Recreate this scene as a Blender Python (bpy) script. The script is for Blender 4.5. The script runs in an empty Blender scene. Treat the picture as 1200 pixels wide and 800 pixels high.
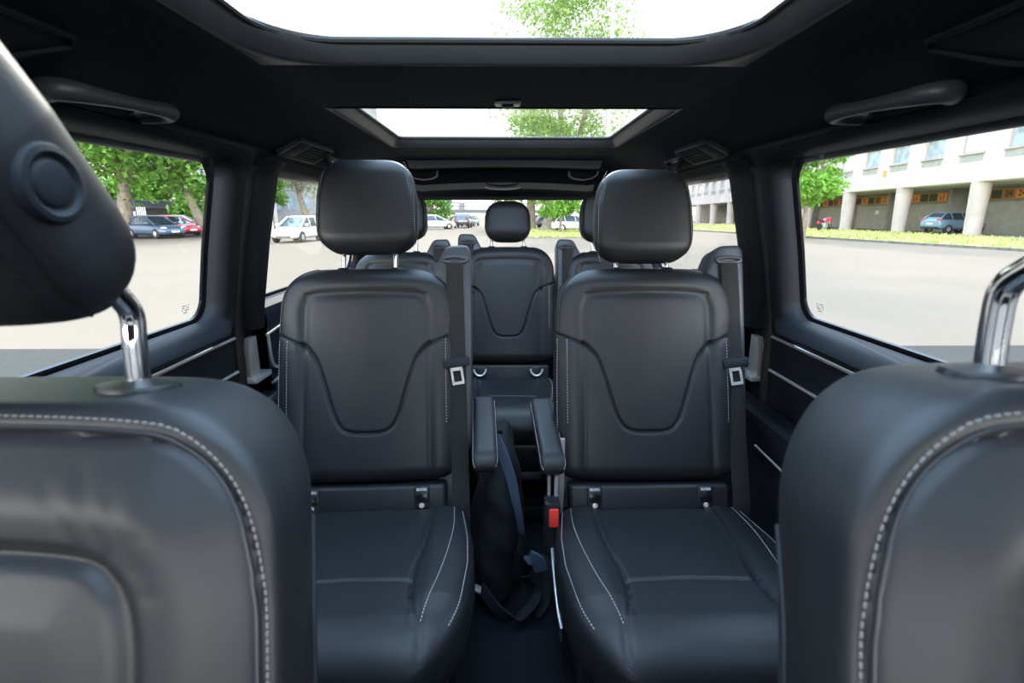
import bpy, bmesh, math, random
import numpy as np
from mathutils import Vector, Matrix

random.seed(7)
rng = np.random.default_rng(7)
scene = bpy.context.scene
COL = scene.collection
PI = math.pi
R = math.radians

# ------------------------------------------------------------------ camera
F_PX, PITCH, YAW, CAM = 600.0, R(14.0), math.atan(8 / 600.0), Vector((0, 0, 1.14))
cd = bpy.data.cameras.new('camera')
cam = bpy.data.objects.new('camera', cd)
COL.objects.link(cam)
cam.location = CAM
cam.rotation_euler = (R(90) - PITCH, 0, -YAW)
cd.sensor_width = 36.0
cd.lens = 36.0 * F_PX / 1200.0
cd.clip_start = 0.02
cd.clip_end = 1000
cd.dof.use_dof = True
cd.dof.focus_distance = 1.9
cd.dof.aperture_fstop = 7.0
scene.camera = cam

GZ = -0.44            # the car park outside


def ray(u, v):
    """direction seen at a point of the picture (used to survey where far things stand)"""
    r, d = (u - 600) / F_PX, (v - 400) / F_PX
    y = math.cos(PITCH) - d * math.sin(PITCH)
    z = -math.sin(PITCH) - d * math.cos(PITCH)
    return Vector((r * math.cos(YAW) + y * math.sin(YAW), -r * math.sin(YAW) + y * math.cos(YAW), z))


def at_dist(u, dist):
    """ground point in the direction of column u, at a given distance"""
    a = ray(u, 260)
    t = dist / math.hypot(a.x, a.y)
    return Vector((a.x * t, a.y * t, GZ))


# ------------------------------------------------------------------ materials
def mat(name, color, rough=0.5, metallic=0.0, spec=0.5, vary=0.0, vscale=6.0, bump=0.0, bscale=200.0, btype='noise', coat=0.0,
        bdist=0.001):
    m = bpy.data.materials.new(name)
    m.use_nodes = True
    nt = m.node_tree
    b = nt.nodes['Principled BSDF']
    b.inputs['Roughness'].default_value = rough
    b.inputs['Metallic'].default_value = metallic
    b.inputs['Specular IOR Level'].default_value = spec
    if coat:
        b.inputs['Coat Weight'].default_value = coat
        b.inputs['Coat Roughness'].default_value = 0.05
    tc = nt.nodes.new('ShaderNodeTexCoord')
    n = nt.nodes.new('ShaderNodeTexNoise')
    n.inputs['Scale'].default_value = vscale
    n.inputs['Detail'].default_value = 6
    nt.links.new(tc.outputs['Object'], n.inputs['Vector'])
    rp = nt.nodes.new('ShaderNodeValToRGB')
    c = Vector(color)
    lo, hi = c * (1 - vary), c * (1 + vary)
    rp.color_ramp.elements[0].position = 0.3
    rp.color_ramp.elements[1].position = 0.7
    rp.color_ramp.elements[0].color = (*lo, 1)
    rp.color_ramp.elements[1].color = (*hi, 1)
    nt.links.new(n.outputs['Fac'], rp.inputs['Fac'])
    nt.links.new(rp.outputs['Color'], b.inputs['Base Color'])
    if bump:
        if btype == 'voronoi':
            t = nt.nodes.new('ShaderNodeTexVoronoi')
            out = t.outputs['Distance']
        elif btype == 'wave':
            t = nt.nodes.new('ShaderNodeTexWave')
            out = t.outputs['Fac']
        else:
            t = nt.nodes.new('ShaderNodeTexNoise')
            t.inputs['Detail'].default_value = 4
            out = t.outputs['Fac']
        t.inputs['Scale'].default_value = bscale
        nt.links.new(tc.outputs['Object'], t.inputs['Vector'])
        bp = nt.nodes.new('ShaderNodeBump')
        bp.inputs['Strength'].default_value = bump
        bp.inputs['Distance'].default_value = bdist
        nt.links.new(out, bp.inputs['Height'])
        nt.links.new(bp.outputs['Normal'], b.inputs['Normal'])
    return m


def glass_mat(name, tint, gloss=0.06):
    m = bpy.data.materials.new(name)
    m.use_nodes = True
    nt = m.node_tree
    for n in list(nt.nodes):
        if n.type != 'OUTPUT_MATERIAL':
            nt.nodes.remove(n)
    out = [n for n in nt.nodes if n.type == 'OUTPUT_MATERIAL'][0]
    t = nt.nodes.new('ShaderNodeBsdfTransparent')
    t.inputs['Color'].default_value = (*tint, 1)
    g = nt.nodes.new('ShaderNodeBsdfGlossy')
    g.inputs['Roughness'].default_value = 0.02
    g.inputs['Color'].default_value = (1, 1, 1, 1)
    lw = nt.nodes.new('ShaderNodeLayerWeight')
    lw.inputs['Blend'].default_value = 0.5
    pw = nt.nodes.new('ShaderNodeMath')
    pw.operation = 'POWER'
    pw.inputs[1].default_value = 5.0
    nt.links.new(lw.outputs['Facing'], pw.inputs[0])
    fr = nt.nodes.new('ShaderNodeMath')
    fr.operation = 'MULTIPLY_ADD'
    fr.inputs[1].default_value = 0.25
    fr.inputs[2].default_value = gloss * .5
    nt.links.new(pw.outputs['Value'], fr.inputs[0])
    mx = nt.nodes.new('ShaderNodeMixShader')
    nt.links.new(fr.outputs['Value'], mx.inputs['Fac'])
    nt.links.new(t.outputs['BSDF'], mx.inputs[1])
    nt.links.new(g.outputs['BSDF'], mx.inputs[2])
    nt.links.new(mx.outputs['Shader'], out.inputs['Surface'])
    return m


def leaf_mat(name, color, var=0.35, trans=0.45):
    m = bpy.data.materials.new(name)
    m.use_nodes = True
    nt = m.node_tree
    b = nt.nodes['Principled BSDF']
    out = [n for n in nt.nodes if n.type == 'OUTPUT_MATERIAL'][0]
    g = nt.nodes.new('ShaderNodeNewGeometry')
    rp = nt.nodes.new('ShaderNodeValToRGB')
    c = Vector(color)
    rp.color_ramp.elements[0].color = (*(c * (1 - var)), 1)
    rp.color_ramp.elements[1].color = (c.x * (1 + var * 1.3), c.y * (1 + var), c.z * (1 + var * .6), 1)
    nt.links.new(g.outputs['Random Per Island'], rp.inputs['Fac'])
    nt.links.new(rp.outputs['Color'], b.inputs['Base Color'])
    b.inputs['Roughness'].default_value = 0.55
    b.inputs['Specular IOR Level'].default_value = 0.3
    tr = nt.nodes.new('ShaderNodeBsdfTranslucent')
    nt.links.new(rp.outputs['Color'], tr.inputs['Color'])
    mx = nt.nodes.new('ShaderNodeMixShader')
    mx.inputs['Fac'].default_value = trans
    nt.links.new(b.outputs['BSDF'], mx.inputs[1])
    nt.links.new(tr.outputs['BSDF'], mx.inputs[2])
    nt.links.new(mx.outputs['Shader'], out.inputs['Surface'])
    return m


M = {}
M['leather'] = mat('black_leather', (.0130, .0135, .0155), .46, spec=.36, vary=.08, vscale=14, bump=.10, bscale=420, btype='voronoi', bdist=.0005)
M['seam'] = mat('dark_piping', (.016, .017, .021), .45)
M['thread'] = mat('pale_thread', (.15, .135, .13), .7)
M['headliner'] = mat('headliner_fabric', (.0115, .0135, .0215), .8, spec=.25, vary=.1, vscale=30, bump=.2, bscale=900)
M['trim'] = mat('dark_trim_plastic', (.0095, .0115, .0165), .58, spec=.25, vary=.08, bump=.15, bscale=700)
M['tower'] = mat('grey_black_tower_plastic', (.040, .044, .052), .42, vary=.06, bump=.12, bscale=700)
M['bezel'] = mat('beige_lamp_bezel', (.42, .40, .36), .5, vary=.04)
M['thread_b'] = mat('seat_thread', (.42, .40, .40), .7)
M['pillar'] = mat('pillar_trim', (.0095, .0105, .015), .62, spec=.22, vary=.08, bump=.12, bscale=700)
M['panel'] = mat('navy_door_panel', (.009, .015, .027), .58, spec=.25, vary=.1, bump=.1, bscale=500)
M['greytrim'] = mat('grey_header_trim', (.26, .25, .235), .6, vary=.05, bump=.1, bscale=600)
M['black'] = mat('black_plastic', (.010, .010, .012), .4, vary=.05)
M['frit'] = mat('black_glass_border', (.004, .004, .005), .25)
M['rubber'] = mat('rubber_seal', (.008, .008, .010), .6)
M['carpet'] = mat('dark_carpet', (.008, .010, .014), .95, spec=.1, vary=.35, vscale=300, bump=.6, bscale=700, bdist=.003)
M['mat'] = mat('carpet_mat', (.012, .013, .017), .95, spec=.1, vary=.3, vscale=350, bump=.6, bscale=800, bdist=.003)
M['chrome'] = mat('chrome', (.88, .88, .90), .07, 1.0)
M['satin'] = mat('satin_silver', (.74, .73, .72), .38, .7)
M['champ'] = mat('champagne_trim', (.30, .275, .265), .42, .2)
M['belt'] = mat('belt_webbing', (.020, .019, .019), .75, spec=.3, vary=.1, vscale=60, bump=.6, bscale=260, btype='wave')
M['red'] = mat('red_plastic', (.80, .045, .035), .4)
M['tongue'] = mat('pale_metal', (.42, .42, .39), .4, .4)
M['white'] = mat('white_print', (.75, .75, .75), .6)
M['bag'] = mat('black_nylon', (.006, .007, .010), .7, spec=.3, vary=.2, vscale=30, bump=.4, bscale=400)
M['strapblue'] = mat('blue_grey_strap', (.05, .07, .11), .6, vary=.1)
M['glass'] = glass_mat('window_glass', (.95, .96, .955))
M['glass_q'] = glass_mat('privacy_glass', (.91, .92, .91))
M['glass_r'] = glass_mat('roof_glass', (.88, .90, .89))
# outside
M['concrete'] = mat('pale_concrete', (.203, .149, .105), .9, spec=.1, vary=.04, vscale=.4, bump=.2, bscale=30, bdist=.01)
M['asphalt'] = mat('grey_asphalt', (.052, .043, .033), .9, spec=.25, vary=.3, vscale=60, bump=.3, bscale=120, bdist=.01)
M['kerb'] = mat('kerb_stone', (.14, .13, .11), .9, vary=.3, vscale=3)
M['grass'] = mat('dry_grass', (.36, .37, .13), .95, spec=.1, vary=.45, vscale=1.2)
M['render'] = mat('white_render', (.47, .395, .365), .9, vary=.08, vscale=.8, bump=.15, bscale=8, bdist=.02)
M['rendergrey'] = mat('grey_render', (.30, .29, .27), .9, vary=.15, vscale=1.5)
M['columnpaint'] = mat('column_concrete', (.385, .325, .295), .9, vary=.1, vscale=1)
M['garage'] = mat('garage_wall', (.24, .23, .205), .9, vary=.2, vscale=1)
M['garagedoor'] = mat('garage_door_paint', (.36, .35, .31), .7, vary=.12, vscale=2)
M['soffit'] = mat('soffit_paint', (.45, .41, .33), .9, vary=.1)
M['signframe'] = mat('ochre_sign_frame', (.42, .23, .03), .7, vary=.1)
M['signdark'] = mat('dark_sign_field', (.05, .045, .035), .7)
M['signorange'] = mat('orange_sign_plate', (.75, .24, .07), .6)
M['signbrown'] = mat('brown_sign_plate', (.30, .11, .03), .6)
M['print'] = mat('black_print', (.02, .02, .02), .6)
M['paneblue'] = mat('curtained_window_pane', (.30, .36, .38), .3, vary=.35, vscale=1.6)
M['panepale'] = mat('lace_curtained_pane', (.55, .60, .66), .35, vary=.2, vscale=2)
M['bark'] = mat('grey_bark', (.20, .165, .125), .95, vary=.35, vscale=4, bump=.6, bscale=9, bdist=.05)
M['leafA'] = leaf_mat('deep_green_leaves', (.11, .24, .035))
M['leafB'] = leaf_mat('light_green_leaves', (.25, .37, .10), trans=.5)
M['leafC'] = leaf_mat('pale_hazy_leaves', (.26, .31, .17), .25)
M['leafD'] = leaf_mat('bright_green_leaves', (.19, .38, .06), trans=.5)
M['tyre'] = mat('tyre_rubber', (.02, .02, .02), .8)
M['alloy'] = mat('wheel_alloy', (.55, .55, .57), .35, .7)
M['carglass'] = mat('car_glass', (.03, .04, .05), .06, coat=.5)
M['lamp'] = mat('lamp_lens', (.75, .75, .75), .15)
M['taillamp'] = mat('tail_lamp_lens', (.55, .03, .03), .2)
M['plate'] = mat('number_plate_white', (.8, .8, .78), .5)
M['bridge'] = mat('bridge_concrete', (.13, .125, .125), .85, vary=.1)
M['railing'] = mat('bridge_rail_paint', (.06, .065, .085), .6)
M['polegrey'] = mat('lamp_post_paint', (.72, .73, .74), .5, vary=.04)


def paint(name, c):
    return mat(name, c, .28, coat=.8, vary=.03)


# ------------------------------------------------------------------ mesh builder
class MB:
    def __init__(self):
        self.v, self.f, self.n = [], [], 0

    def add(self, verts, faces):
        o = self.n
        self.v.extend([tuple(map(float, p)) for p in verts])
        self.f.extend([tuple(int(i) + o for i in f) for f in faces])
        self.n += len(verts)
        return o

    def grid(self, P, closed_u=False, flip=False):
        """P: array [rows, cols, 3]"""
        P = np.asarray(P)
        r, c = P.shape[:2]
        faces = []
        for i in range(r - 1):
            for j in range(c if closed_u else c - 1):
                k = (j + 1) % c
                q = (i * c + j, i * c + k, (i + 1) * c + k, (i + 1) * c + j)
                faces.append(q[::-1] if flip else q)
        return self.add(P.reshape(-1, 3), faces)

    def box(self, lo, hi, bevel=0.0, seg=3, mtx=None):
        bm = bmesh.new()
        bmesh.ops.create_cube(bm, size=1.0)
        lo, hi = Vector(lo), Vector(hi)
        for v in bm.verts:
            v.co = Vector([lo[i] + (v.co[i] + .5) * (hi[i] - lo[i]) for i in range(3)])
        if bevel:
            bmesh.ops.bevel(bm, geom=list(bm.edges), offset=bevel, segments=seg, profile=.5, affect='EDGES')
        self.bm(bm, mtx)

    def bm(self, bm, mtx=None):
        if mtx is not None:
            bmesh.ops.transform(bm, matrix=mtx, verts=bm.verts)
        bm.verts.index_update()
        self.add([v.co for v in bm.verts], [[v.index for v in f.verts] for f in bm.faces])
        bm.free()

    def prism(self, pts, d0, d1, axis=1, bevel=0.0, seg=2, mtx=None):
        """polygon pts (2D) extruded along an axis: 0 -> pts are (y,z), 1 -> (x,z), 2 -> (x,y)"""
        bm = bmesh.new()

        def put(p, d):
            return {0: (d, p[0], p[1]), 1: (p[0], d, p[1]), 2: (p[0], p[1], d)}[axis]
        vs = [bm.verts.new(put(p, d0)) for p in pts]
        f = bm.faces.new(vs)
        ex = bmesh.ops.extrude_face_region(bm, geom=[f])
        nv = [g for g in ex['geom'] if isinstance(g, bmesh.types.BMVert)]
        for v in nv:
            v.co[axis] = d1
        bmesh.ops.recalc_face_normals(bm, faces=bm.faces)
        if bevel:
            bmesh.ops.bevel(bm, geom=list(bm.edges), offset=bevel, segments=seg, profile=.5, affect='EDGES')
        self.bm(bm, mtx)

    def tube(self, pts, r, n=10, caps=True, flat=None, up=None):
        """tube along points; r a number or a list; flat=(a,b) gives an elliptical/rectangular ribbon section"""
        pts = [Vector(p) for p in pts]
        m = len(pts)
        rs = r if hasattr(r, '__len__') else [r] * m
        tang = []
        for i in range(m):
            a, b = pts[max(0, i - 1)], pts[min(m - 1, i + 1)]
            t = (b - a)
            tang.append(t.normalized() if t.length > 1e-9 else Vector((0, 0, 1)))
        ref = Vector(up) if up is not None else (Vector((0, 0, 1)) if abs(tang[0].z) < .9 else Vector((0, 1, 0)))
        x = (ref - tang[0] * ref.dot(tang[0])).normalized()
        P = []
        for i in range(m):
            t = tang[i]
            if up is not None:
                x = (ref - t * ref.dot(t))
            else:
                x = (x - t * x.dot(t))
            x = x.normalized() if x.length > 1e-9 else Vector((1, 0, 0))
            y = t.cross(x)
            row = []
            for k in range(n):
                a = 2 * PI * k / n
                ca, sa = math.cos(a), math.sin(a)
                if flat:
                    e = .35
                    ca = math.copysign(abs(ca) ** e, ca) * flat[0]
                    sa = math.copysign(abs(sa) ** e, sa) * flat[1]
                row.append(pts[i] + (x * ca + y * sa) * (1 if flat else 1) * rs[i])
            P.append(row)
        o = self.n
        self.grid(np.array([[tuple(q) for q in row] for row in P]), closed_u=True)
        if caps:
            self.f.append(tuple(o + k for k in range(n))[::-1])
            self.f.append(tuple(o + (m - 1) * n + k for k in range(n)))

    def lathe(self, prof, c=(0, 0, 0), n=24, axis='z'):
        """prof: (r, h) list"""
        P = []
        for r, h in prof:
            row = []
            for k in range(n):
                a = 2 * PI * k / n
                p = (r * math.cos(a), r * math.sin(a), h)
                if axis == 'x':
                    p = (h, p[0], p[1])
                elif axis == 'y':
                    p = (p[0], h, p[1])
                row.append((p[0] + c[0], p[1] + c[1], p[2] + c[2]))
            P.append(row)
        o = self.n
        self.grid(np.array(P), closed_u=True)
        m = len(prof)
        self.f.append(tuple(o + k for k in range(n))[::-1])
        self.f.append(tuple(o + (m - 1) * n + k for k in range(n)))

    def build(self, name, material, parent=None, smooth=True, angle=38, mtx=None):
        me = bpy.data.meshes.new(name)
        me.from_pydata(self.v, [], self.f)
        bm = bmesh.new()
        bm.from_mesh(me)
        bmesh.ops.recalc_face_normals(bm, faces=bm.faces)
        bm.to_mesh(me)
        bm.free()
        if mtx is not None:
            me.transform(mtx)
        me.materials.append(material)
        if smooth:
            me.polygons.foreach_set('use_smooth', [True] * len(me.polygons))
            me.set_sharp_from_angle(angle=R(angle))
        me.update()
        o = bpy.data.objects.new(name, me)
        COL.objects.link(o)
        o.parent = parent
        return o


def tag(o, label=None, cat=None, group=None, kind=None):
    if label:
        o['label'] = label
    if cat:
        o['category'] = cat
    if group:
        o['group'] = group
    if kind:
        o['kind'] = kind
    return o


def empty(name, loc, label, cat, rz=0.0, group=None):
    o = bpy.data.objects.new(name, None)
    COL.objects.link(o)
    o.location = loc
    o.rotation_euler = (0, 0, rz)
    o.empty_display_size = .1
    return tag(o, label, cat, group)


def copy_tree(o, parent=None):
    c = o.copy()
    COL.objects.link(c)
    c.parent = parent
    for ch in list(o.children):
        copy_tree(ch, c)
    return c


def struct(o, label, cat):
    return tag(o, label, cat, kind='structure')


def text_mb(s, size, mtx, depth=0.0004, bold=0.0):
    cu = bpy.data.curves.new('lettering', 'FONT')
    cu.body = s
    cu.size = size
    cu.align_x = 'CENTER'
    cu.align_y = 'CENTER'
    cu.extrude = depth
    cu.offset = bold
    ob = bpy.data.objects.new('lettering', cu)
    COL.objects.link(ob)
    dg = bpy.context.evaluated_depsgraph_get()
    me = bpy.data.meshes.new_from_object(ob.evaluated_get(dg))
    mb = MB()
    mb.add([mtx @ v.co for v in me.vertices], [list(p.vertices) for p in me.polygons])
    bpy.data.objects.remove(ob)
    bpy.data.curves.remove(cu)
    bpy.data.meshes.remove(me)
    return mb


def smooth_curve(pts, n=80):
    """Catmull-Rom through 2D/3D points, evenly resampled"""
    P = np.array(pts, float)
    Q = np.vstack([2 * P[0] - P[1], P, 2 * P[-1] - P[-2]])
    out = []
    for i in range(1, len(Q) - 2):
        p0, p1, p2, p3 = Q[i - 1], Q[i], Q[i + 1], Q[i + 2]
        for t in np.linspace(0, 1, 24, endpoint=False):
            out.append(.5 * ((2 * p1) + (-p0 + p2) * t + (2 * p0 - 5 * p1 + 4 * p2 - p3) * t * t + (-p0 + 3 * p1 - 3 * p2 + p3) * t ** 3))
    out.append(Q[-2])
    return resample(np.array(out), n)


def resample(P, n):
    d = np.r_[0, np.cumsum(np.linalg.norm(np.diff(P, axis=0), axis=1))]
    s = np.linspace(0, d[-1], n)
    return np.stack([np.interp(s, d, P[:, k]) for k in range(P.shape[1])], 1)


def curve_len(P):
    return float(np.linalg.norm(np.diff(P, axis=0), axis=1).sum())


def seg_dist(x, h, C):
    """distance of points (x,h) to the polyline C (sampled)"""
    sh = x.shape
    q = np.stack([x.ravel(), h.ravel()], 1)
    A, B = C[:-1], C[1:]
    best = np.full(len(q), 1e9)
    for a, b in zip(A, B):
        ab = b - a
        t = np.clip(((q - a) @ ab) / max(ab @ ab, 1e-12), 0, 1)
        d = np.linalg.norm(q - (a + t[:, None] * ab), axis=1)
        best = np.minimum(best, d)
    return best.reshape(sh)


class Pillow:
    """a closed padded shell: rows stacked along h, each row a superellipse (half width w, front depth f, back depth b).
    Local axes x (across), y (front is negative), h (up)."""

    def __init__(self, hs, w, f, b, nfront=90, nback=28, ef=3.2, eb=3.0, yc=None, disp=None):
        hs = np.asarray(hs)
        yc = np.zeros_like(hs) if yc is None else np.asarray(yc)

        def unit(e, n, aspect):
            t = np.linspace(0, PI, 2000)
            c, s = np.cos(t), np.sin(t)
            x = np.sign(c) * np.abs(c) ** (2 / e)
            y = np.abs(s) ** (2 / e)
            d = np.r_[0, np.cumsum(np.hypot(np.diff(x), np.diff(y) * aspect))]
            k = np.linspace(0, d[-1], n)
            return np.interp(k, d, x), np.interp(k, d, y)
        asp = float(np.max(f) / np.max(w))
        fx, fy = unit(ef, nfront, asp)
        bx, by = unit(eb, nback, asp)
        bx, by = bx[::-1][1:-1], by[::-1][1:-1]
        X = np.concatenate([w[:, None] * fx, w[:, None] * bx], 1)
        Y = np.concatenate([-f[:, None] * fy, b[:, None] * by], 1) + yc[:, None]
        H = np.repeat(hs[:, None], X.shape[1], 1)
        if disp is not None:
            wt = np.clip(fy / .55, 0, 1)
            wt = wt * wt * (3 - 2 * wt)
            D = disp(X[:, :nfront], H[:, :nfront]) * wt[None]
            Y[:, :nfront] -= D
        self.X, self.Y, self.H, self.nf = X, Y, H, nfront
        self.tree = None

    def mesh(self, mtx=Matrix()):
        mb = MB()
        P = np.stack([self.X, self.Y, self.H], 2)
        n = P.shape[1]
        mb.grid(P, closed_u=True)
        mb.f.append(tuple(range(n))[::-1])
        o = (P.shape[0] - 1) * n
        mb.f.append(tuple(o + k for k in range(n)))
        mb.v = [tuple(mtx @ Vector(p)) for p in mb.v]
        return mb

    def at(self, x, h, off=0.0):
        """point on the front surface above (x,h)"""
        fx, fh, fy = self.X[:, :self.nf].ravel(), self.H[:, :self.nf].ravel(), self.Y[:, :self.nf].ravel()
        d = (fx - x) ** 2 + (fh - h) ** 2
        i = np.argpartition(d, 4)[:4]
        wt = 1 / (d[i] + 1e-7)
        return Vector((x, float((fy[i] * wt).sum() / wt.sum()) - off, h))

    def line(self, C, off=0.0):
        return [self.at(p[0], p[1], off) for p in C]


def rolled(h0, h1, n, rt, rb):
    """h samples that crowd towards both ends, with the distance-to-end ratios"""
    t = np.linspace(0, 1, n)
    top = h1 - rt * (1 - np.sin(np.linspace(0, PI / 2, 14)))
    bot = h0 + rb * (1 - np.cos(np.linspace(0, PI / 2, 10)))
    mid = np.linspace(h0 + rb, h1 - rt, n)
    return np.unique(np.round(np.concatenate([bot, mid, top]), 6))


def corner(hs, h0, h1, rt, rb, e=2.0):
    """1 inside, falls to 0 at both ends like a rounded corner: how far (0..1) the row reaches"""
    s = np.ones_like(hs)
    a = np.clip((hs - (h1 - rt)) / rt, 0, 1)
    s = np.minimum(s, (1 - a ** e) ** (1 / e))
    b = np.clip(((h0 + rb) - hs) / rb, 0, 1)
    s = np.minimum(s, (1 - b ** e) ** (1 / e))
    return np.maximum(s, .02)


def stitches(P3, step=.006, length=.0042, r=.0009, side=None):
    """a row of thread beads along a 3D polyline, all in one mesh"""
    P = np.array([tuple(p) for p in P3])
    n = max(3, int(curve_len(P) / step))
    Q = resample(P, n)
    mb = MB()
    for i in range(n):
        t = Q[min(n - 1, i + 1)] - Q[max(0, i - 1)]
        L = np.linalg.norm(t)
        if L < 1e-9:
            continue
        t = Vector(t / L)
        c = Vector(Q[i])
        x = t.orthogonal().normalized()
        y = t.cross(x)
        rows = []
        for s, k in ((-1, .35), (-.6, .9), (.6, .9), (1, .35)):
            rows.append([tuple(c + t * (s * length / 2) + (x * math.cos(a) + y * math.sin(a)) * r * k)
                         for a in [2 * PI * j / 5 for j in range(5)]])
        o = mb.n
        mb.grid(np.array(rows), closed_u=True)
        mb.f.append(tuple(o + j for j in range(5))[::-1])
        mb.f.append(tuple(o + 15 + j for j in range(5)))
    return mb


def tiltm(a, loc=(0, 0, 0)):
    """leans local up (z) back towards +y by a"""
    return Matrix.Translation(loc) @ Matrix.Rotation(-a, 4, 'X')


# ------------------------------------------------------------------ passenger seats (second and third row)
def gauss(d, s):
    return np.exp(-(d / s) ** 2)


def back_pillow(hw=.235, htop=.625, k=1.0):
    """backrest shell with its sewn panel; k scales the seam drawing across"""
    hs = rolled(.035, htop, 170, .055, .04)
    W = hw * np.interp(hs, [0, .1, .3, .45, .56, htop], [.975, 1, 1, .99, .955, .93])
    cr = corner(hs, .035, htop, .11, .05, 2.2)
    w = W - (.11 * (1 - cr))
    tr = corner(hs, .035, htop, .06, .05, 2.0)
    f = .056 * tr
    b = .055 * tr
    top = [(-.157, .40), (-.158, .47), (-.156, .515), (-.142, .54), (-.115, .548), (0, .551), (.115, .548), (.142, .54), (.156, .515), (.158, .47), (.157, .40)]
    u = [(-.162, .415), (-.145, .398), (-.128, .375), (-.112, .33), (-.098, .28), (-.082, .225), (-.066, .193), (-.045, .178), (0, .174),
         (.045, .178), (.066, .193), (.082, .225), (.098, .28), (.112, .33), (.128, .375), (.145, .398), (.162, .415)]
    sl = [(-.24, .445), (-.20, .428), (-.162, .412)]
    sc = lambda P: smooth_curve([(x * k, h * htop / .625) for x, h in P], 90)
    top, u, s1, s2 = sc(top), sc(u), sc(sl)[::4], sc([(-x, h) for x, h in sl])[::4]
    c1, c2 = (np.array([(sx * .163 * k, .03), (sx * .160 * k, .25), (sx * .158 * k, .40)]) for sx in (-1, 1))

    def disp(X, H):
        dt, du = seg_dist(X, H, top), seg_dist(X, H, u)
        ds = np.minimum(seg_dist(X, H, s1), seg_dist(X, H, s2))
        dc = np.minimum(seg_dist(X, H, c1), seg_dist(X, H, c2))
        ax = np.abs(X)
        D = -.005 * gauss(dt, .013) - .0065 * gauss(du, .0042) - .005 * gauss(ds, .0036) - .0025 * gauss(dc, .008)
        # bolsters swell forward, the middle stays flat
        bol = np.clip((ax / k - .16) / .05, 0, 1)
        D += .011 * np.sin(bol * PI * .5) * np.clip((.46 - H) / .06, 0, 1) * (1 - .5 * bol)
        inn = np.clip(dt / .075, 0, 1)
        D += .007 * np.sin(inn * PI / 2) * np.clip((H / htop * .625 - .43) / .05, 0, 1) * np.clip((htop - H) / .05, 0, 1) * np.where((H > .551 * htop / .625) | (ax > .157 * k), 1, 0)
        D += .003 * np.cos(X / .12) * np.clip(1 - ax / .15, 0, 1)
        return D
    p = Pillow(hs, w, f, b, nfront=170, nback=26, ef=2.9, eb=3.0, disp=disp)
    return p


def head_pillow(hw=.134, hh=.262, seam=True):
    hs = rolled(0, hh, 60, .05, .045)
    t = hs / hh
    W = hw * np.interp(t, [0, .12, .35, .6, .85, 1], [.90, .97, 1.0, .985, .90, .80])
    cr = corner(hs, 0, hh, .06, .065, 2.0)
    w = W - .058 * (1 - cr)
    tr = corner(hs, 0, hh, .05, .05, 2.0)
    f = .050 * (.35 + .65 * tr)
    b = .062 * tr
    f = np.where(tr < .05, .01, f * np.maximum(tr, .03) ** .25)
    sx = np.interp(t, [0, .2, .6, .9, 1], [.86, .935, .915, .80, .70])
    seamL = np.stack([-hw * sx, hs], 1)[3:-2]
    seamR = np.stack([hw * sx, hs], 1)[3:-2]
    bot = np.array([(-hw * .82, .016), (0, .011), (hw * .82, .016)])

    def disp(X, H):
        d = np.minimum(seg_dist(X, H, seamL[::3]), seg_dist(X, H, seamR[::3]))
        return -.0045 * gauss(d, .0035) + .005 * np.clip(1 - (X / hw) ** 2, 0, 1)
    p = Pillow(hs, w, f, b, nfront=110, nback=30, ef=5.0, eb=2.8, disp=disp)
    p.seams = (seamL, seamR, bot)
    return p


def cushion_pillow(hw=.245, length=.52):
    """lofted front to back: 'h' runs forward, front of the shell is the top"""
    hs = rolled(0, length, 190, .09, .03)
    W = hw * np.interp(hs / length, [0, .3, .5, .75, 1], [.94, 1.02, 1.03, .98, .90])
    cr = corner(hs, 0, length, .17, .03, 2.3)
    w = W - .11 * (1 - cr)
    tr = corner(hs, 0, length, .10, .03, 2.0)
    f = .075 * tr
    b = .085 * tr
    inner = [(.150, 0.0), (.150, .08), (.145, .16), (.136, .24), (.128, .30), (.128, .345), (.136, .40), (.150, .44), (.158, .47), (.158, .515)]
    k = hw / .245
    seam_r = smooth_curve([(x * k, h * length / .52) for x, h in inner], 70)
    seam_l = seam_r * np.array([-1, 1])
    cross = np.array([(-.128 * k, .325 * length / .52), (0, .318 * length / .52), (.128 * k, .325 * length / .52)])

    def disp(X, H):
        d = np.minimum(seg_dist(X, H, seam_r[::2]), seg_dist(X, H, seam_l[::2]))
        dc = seg_dist(X, H, cross)
        ax = np.abs(X) / k
        D = -.006 * gauss(d, .0045) - .005 * gauss(dc, .0038)
        bol = np.clip((ax - .13) / .035, 0, 1)
        D += .014 * np.sin(bol * PI / 2) * np.clip((length - .04 - H) / .1, 0, 1)
        D += .004 * np.cos(np.clip((H - .322) / .12, -1, 1) * PI / 2) * 0
        return D
    p = Pillow(hs, w, f, b, nfront=120, nback=24, ef=4.2, eb=4.0, disp=disp)
    p.seam_r, p.seam_l, p.cross = seam_r, seam_l, cross
    return p


BACK_TILT = R(17)


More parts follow.
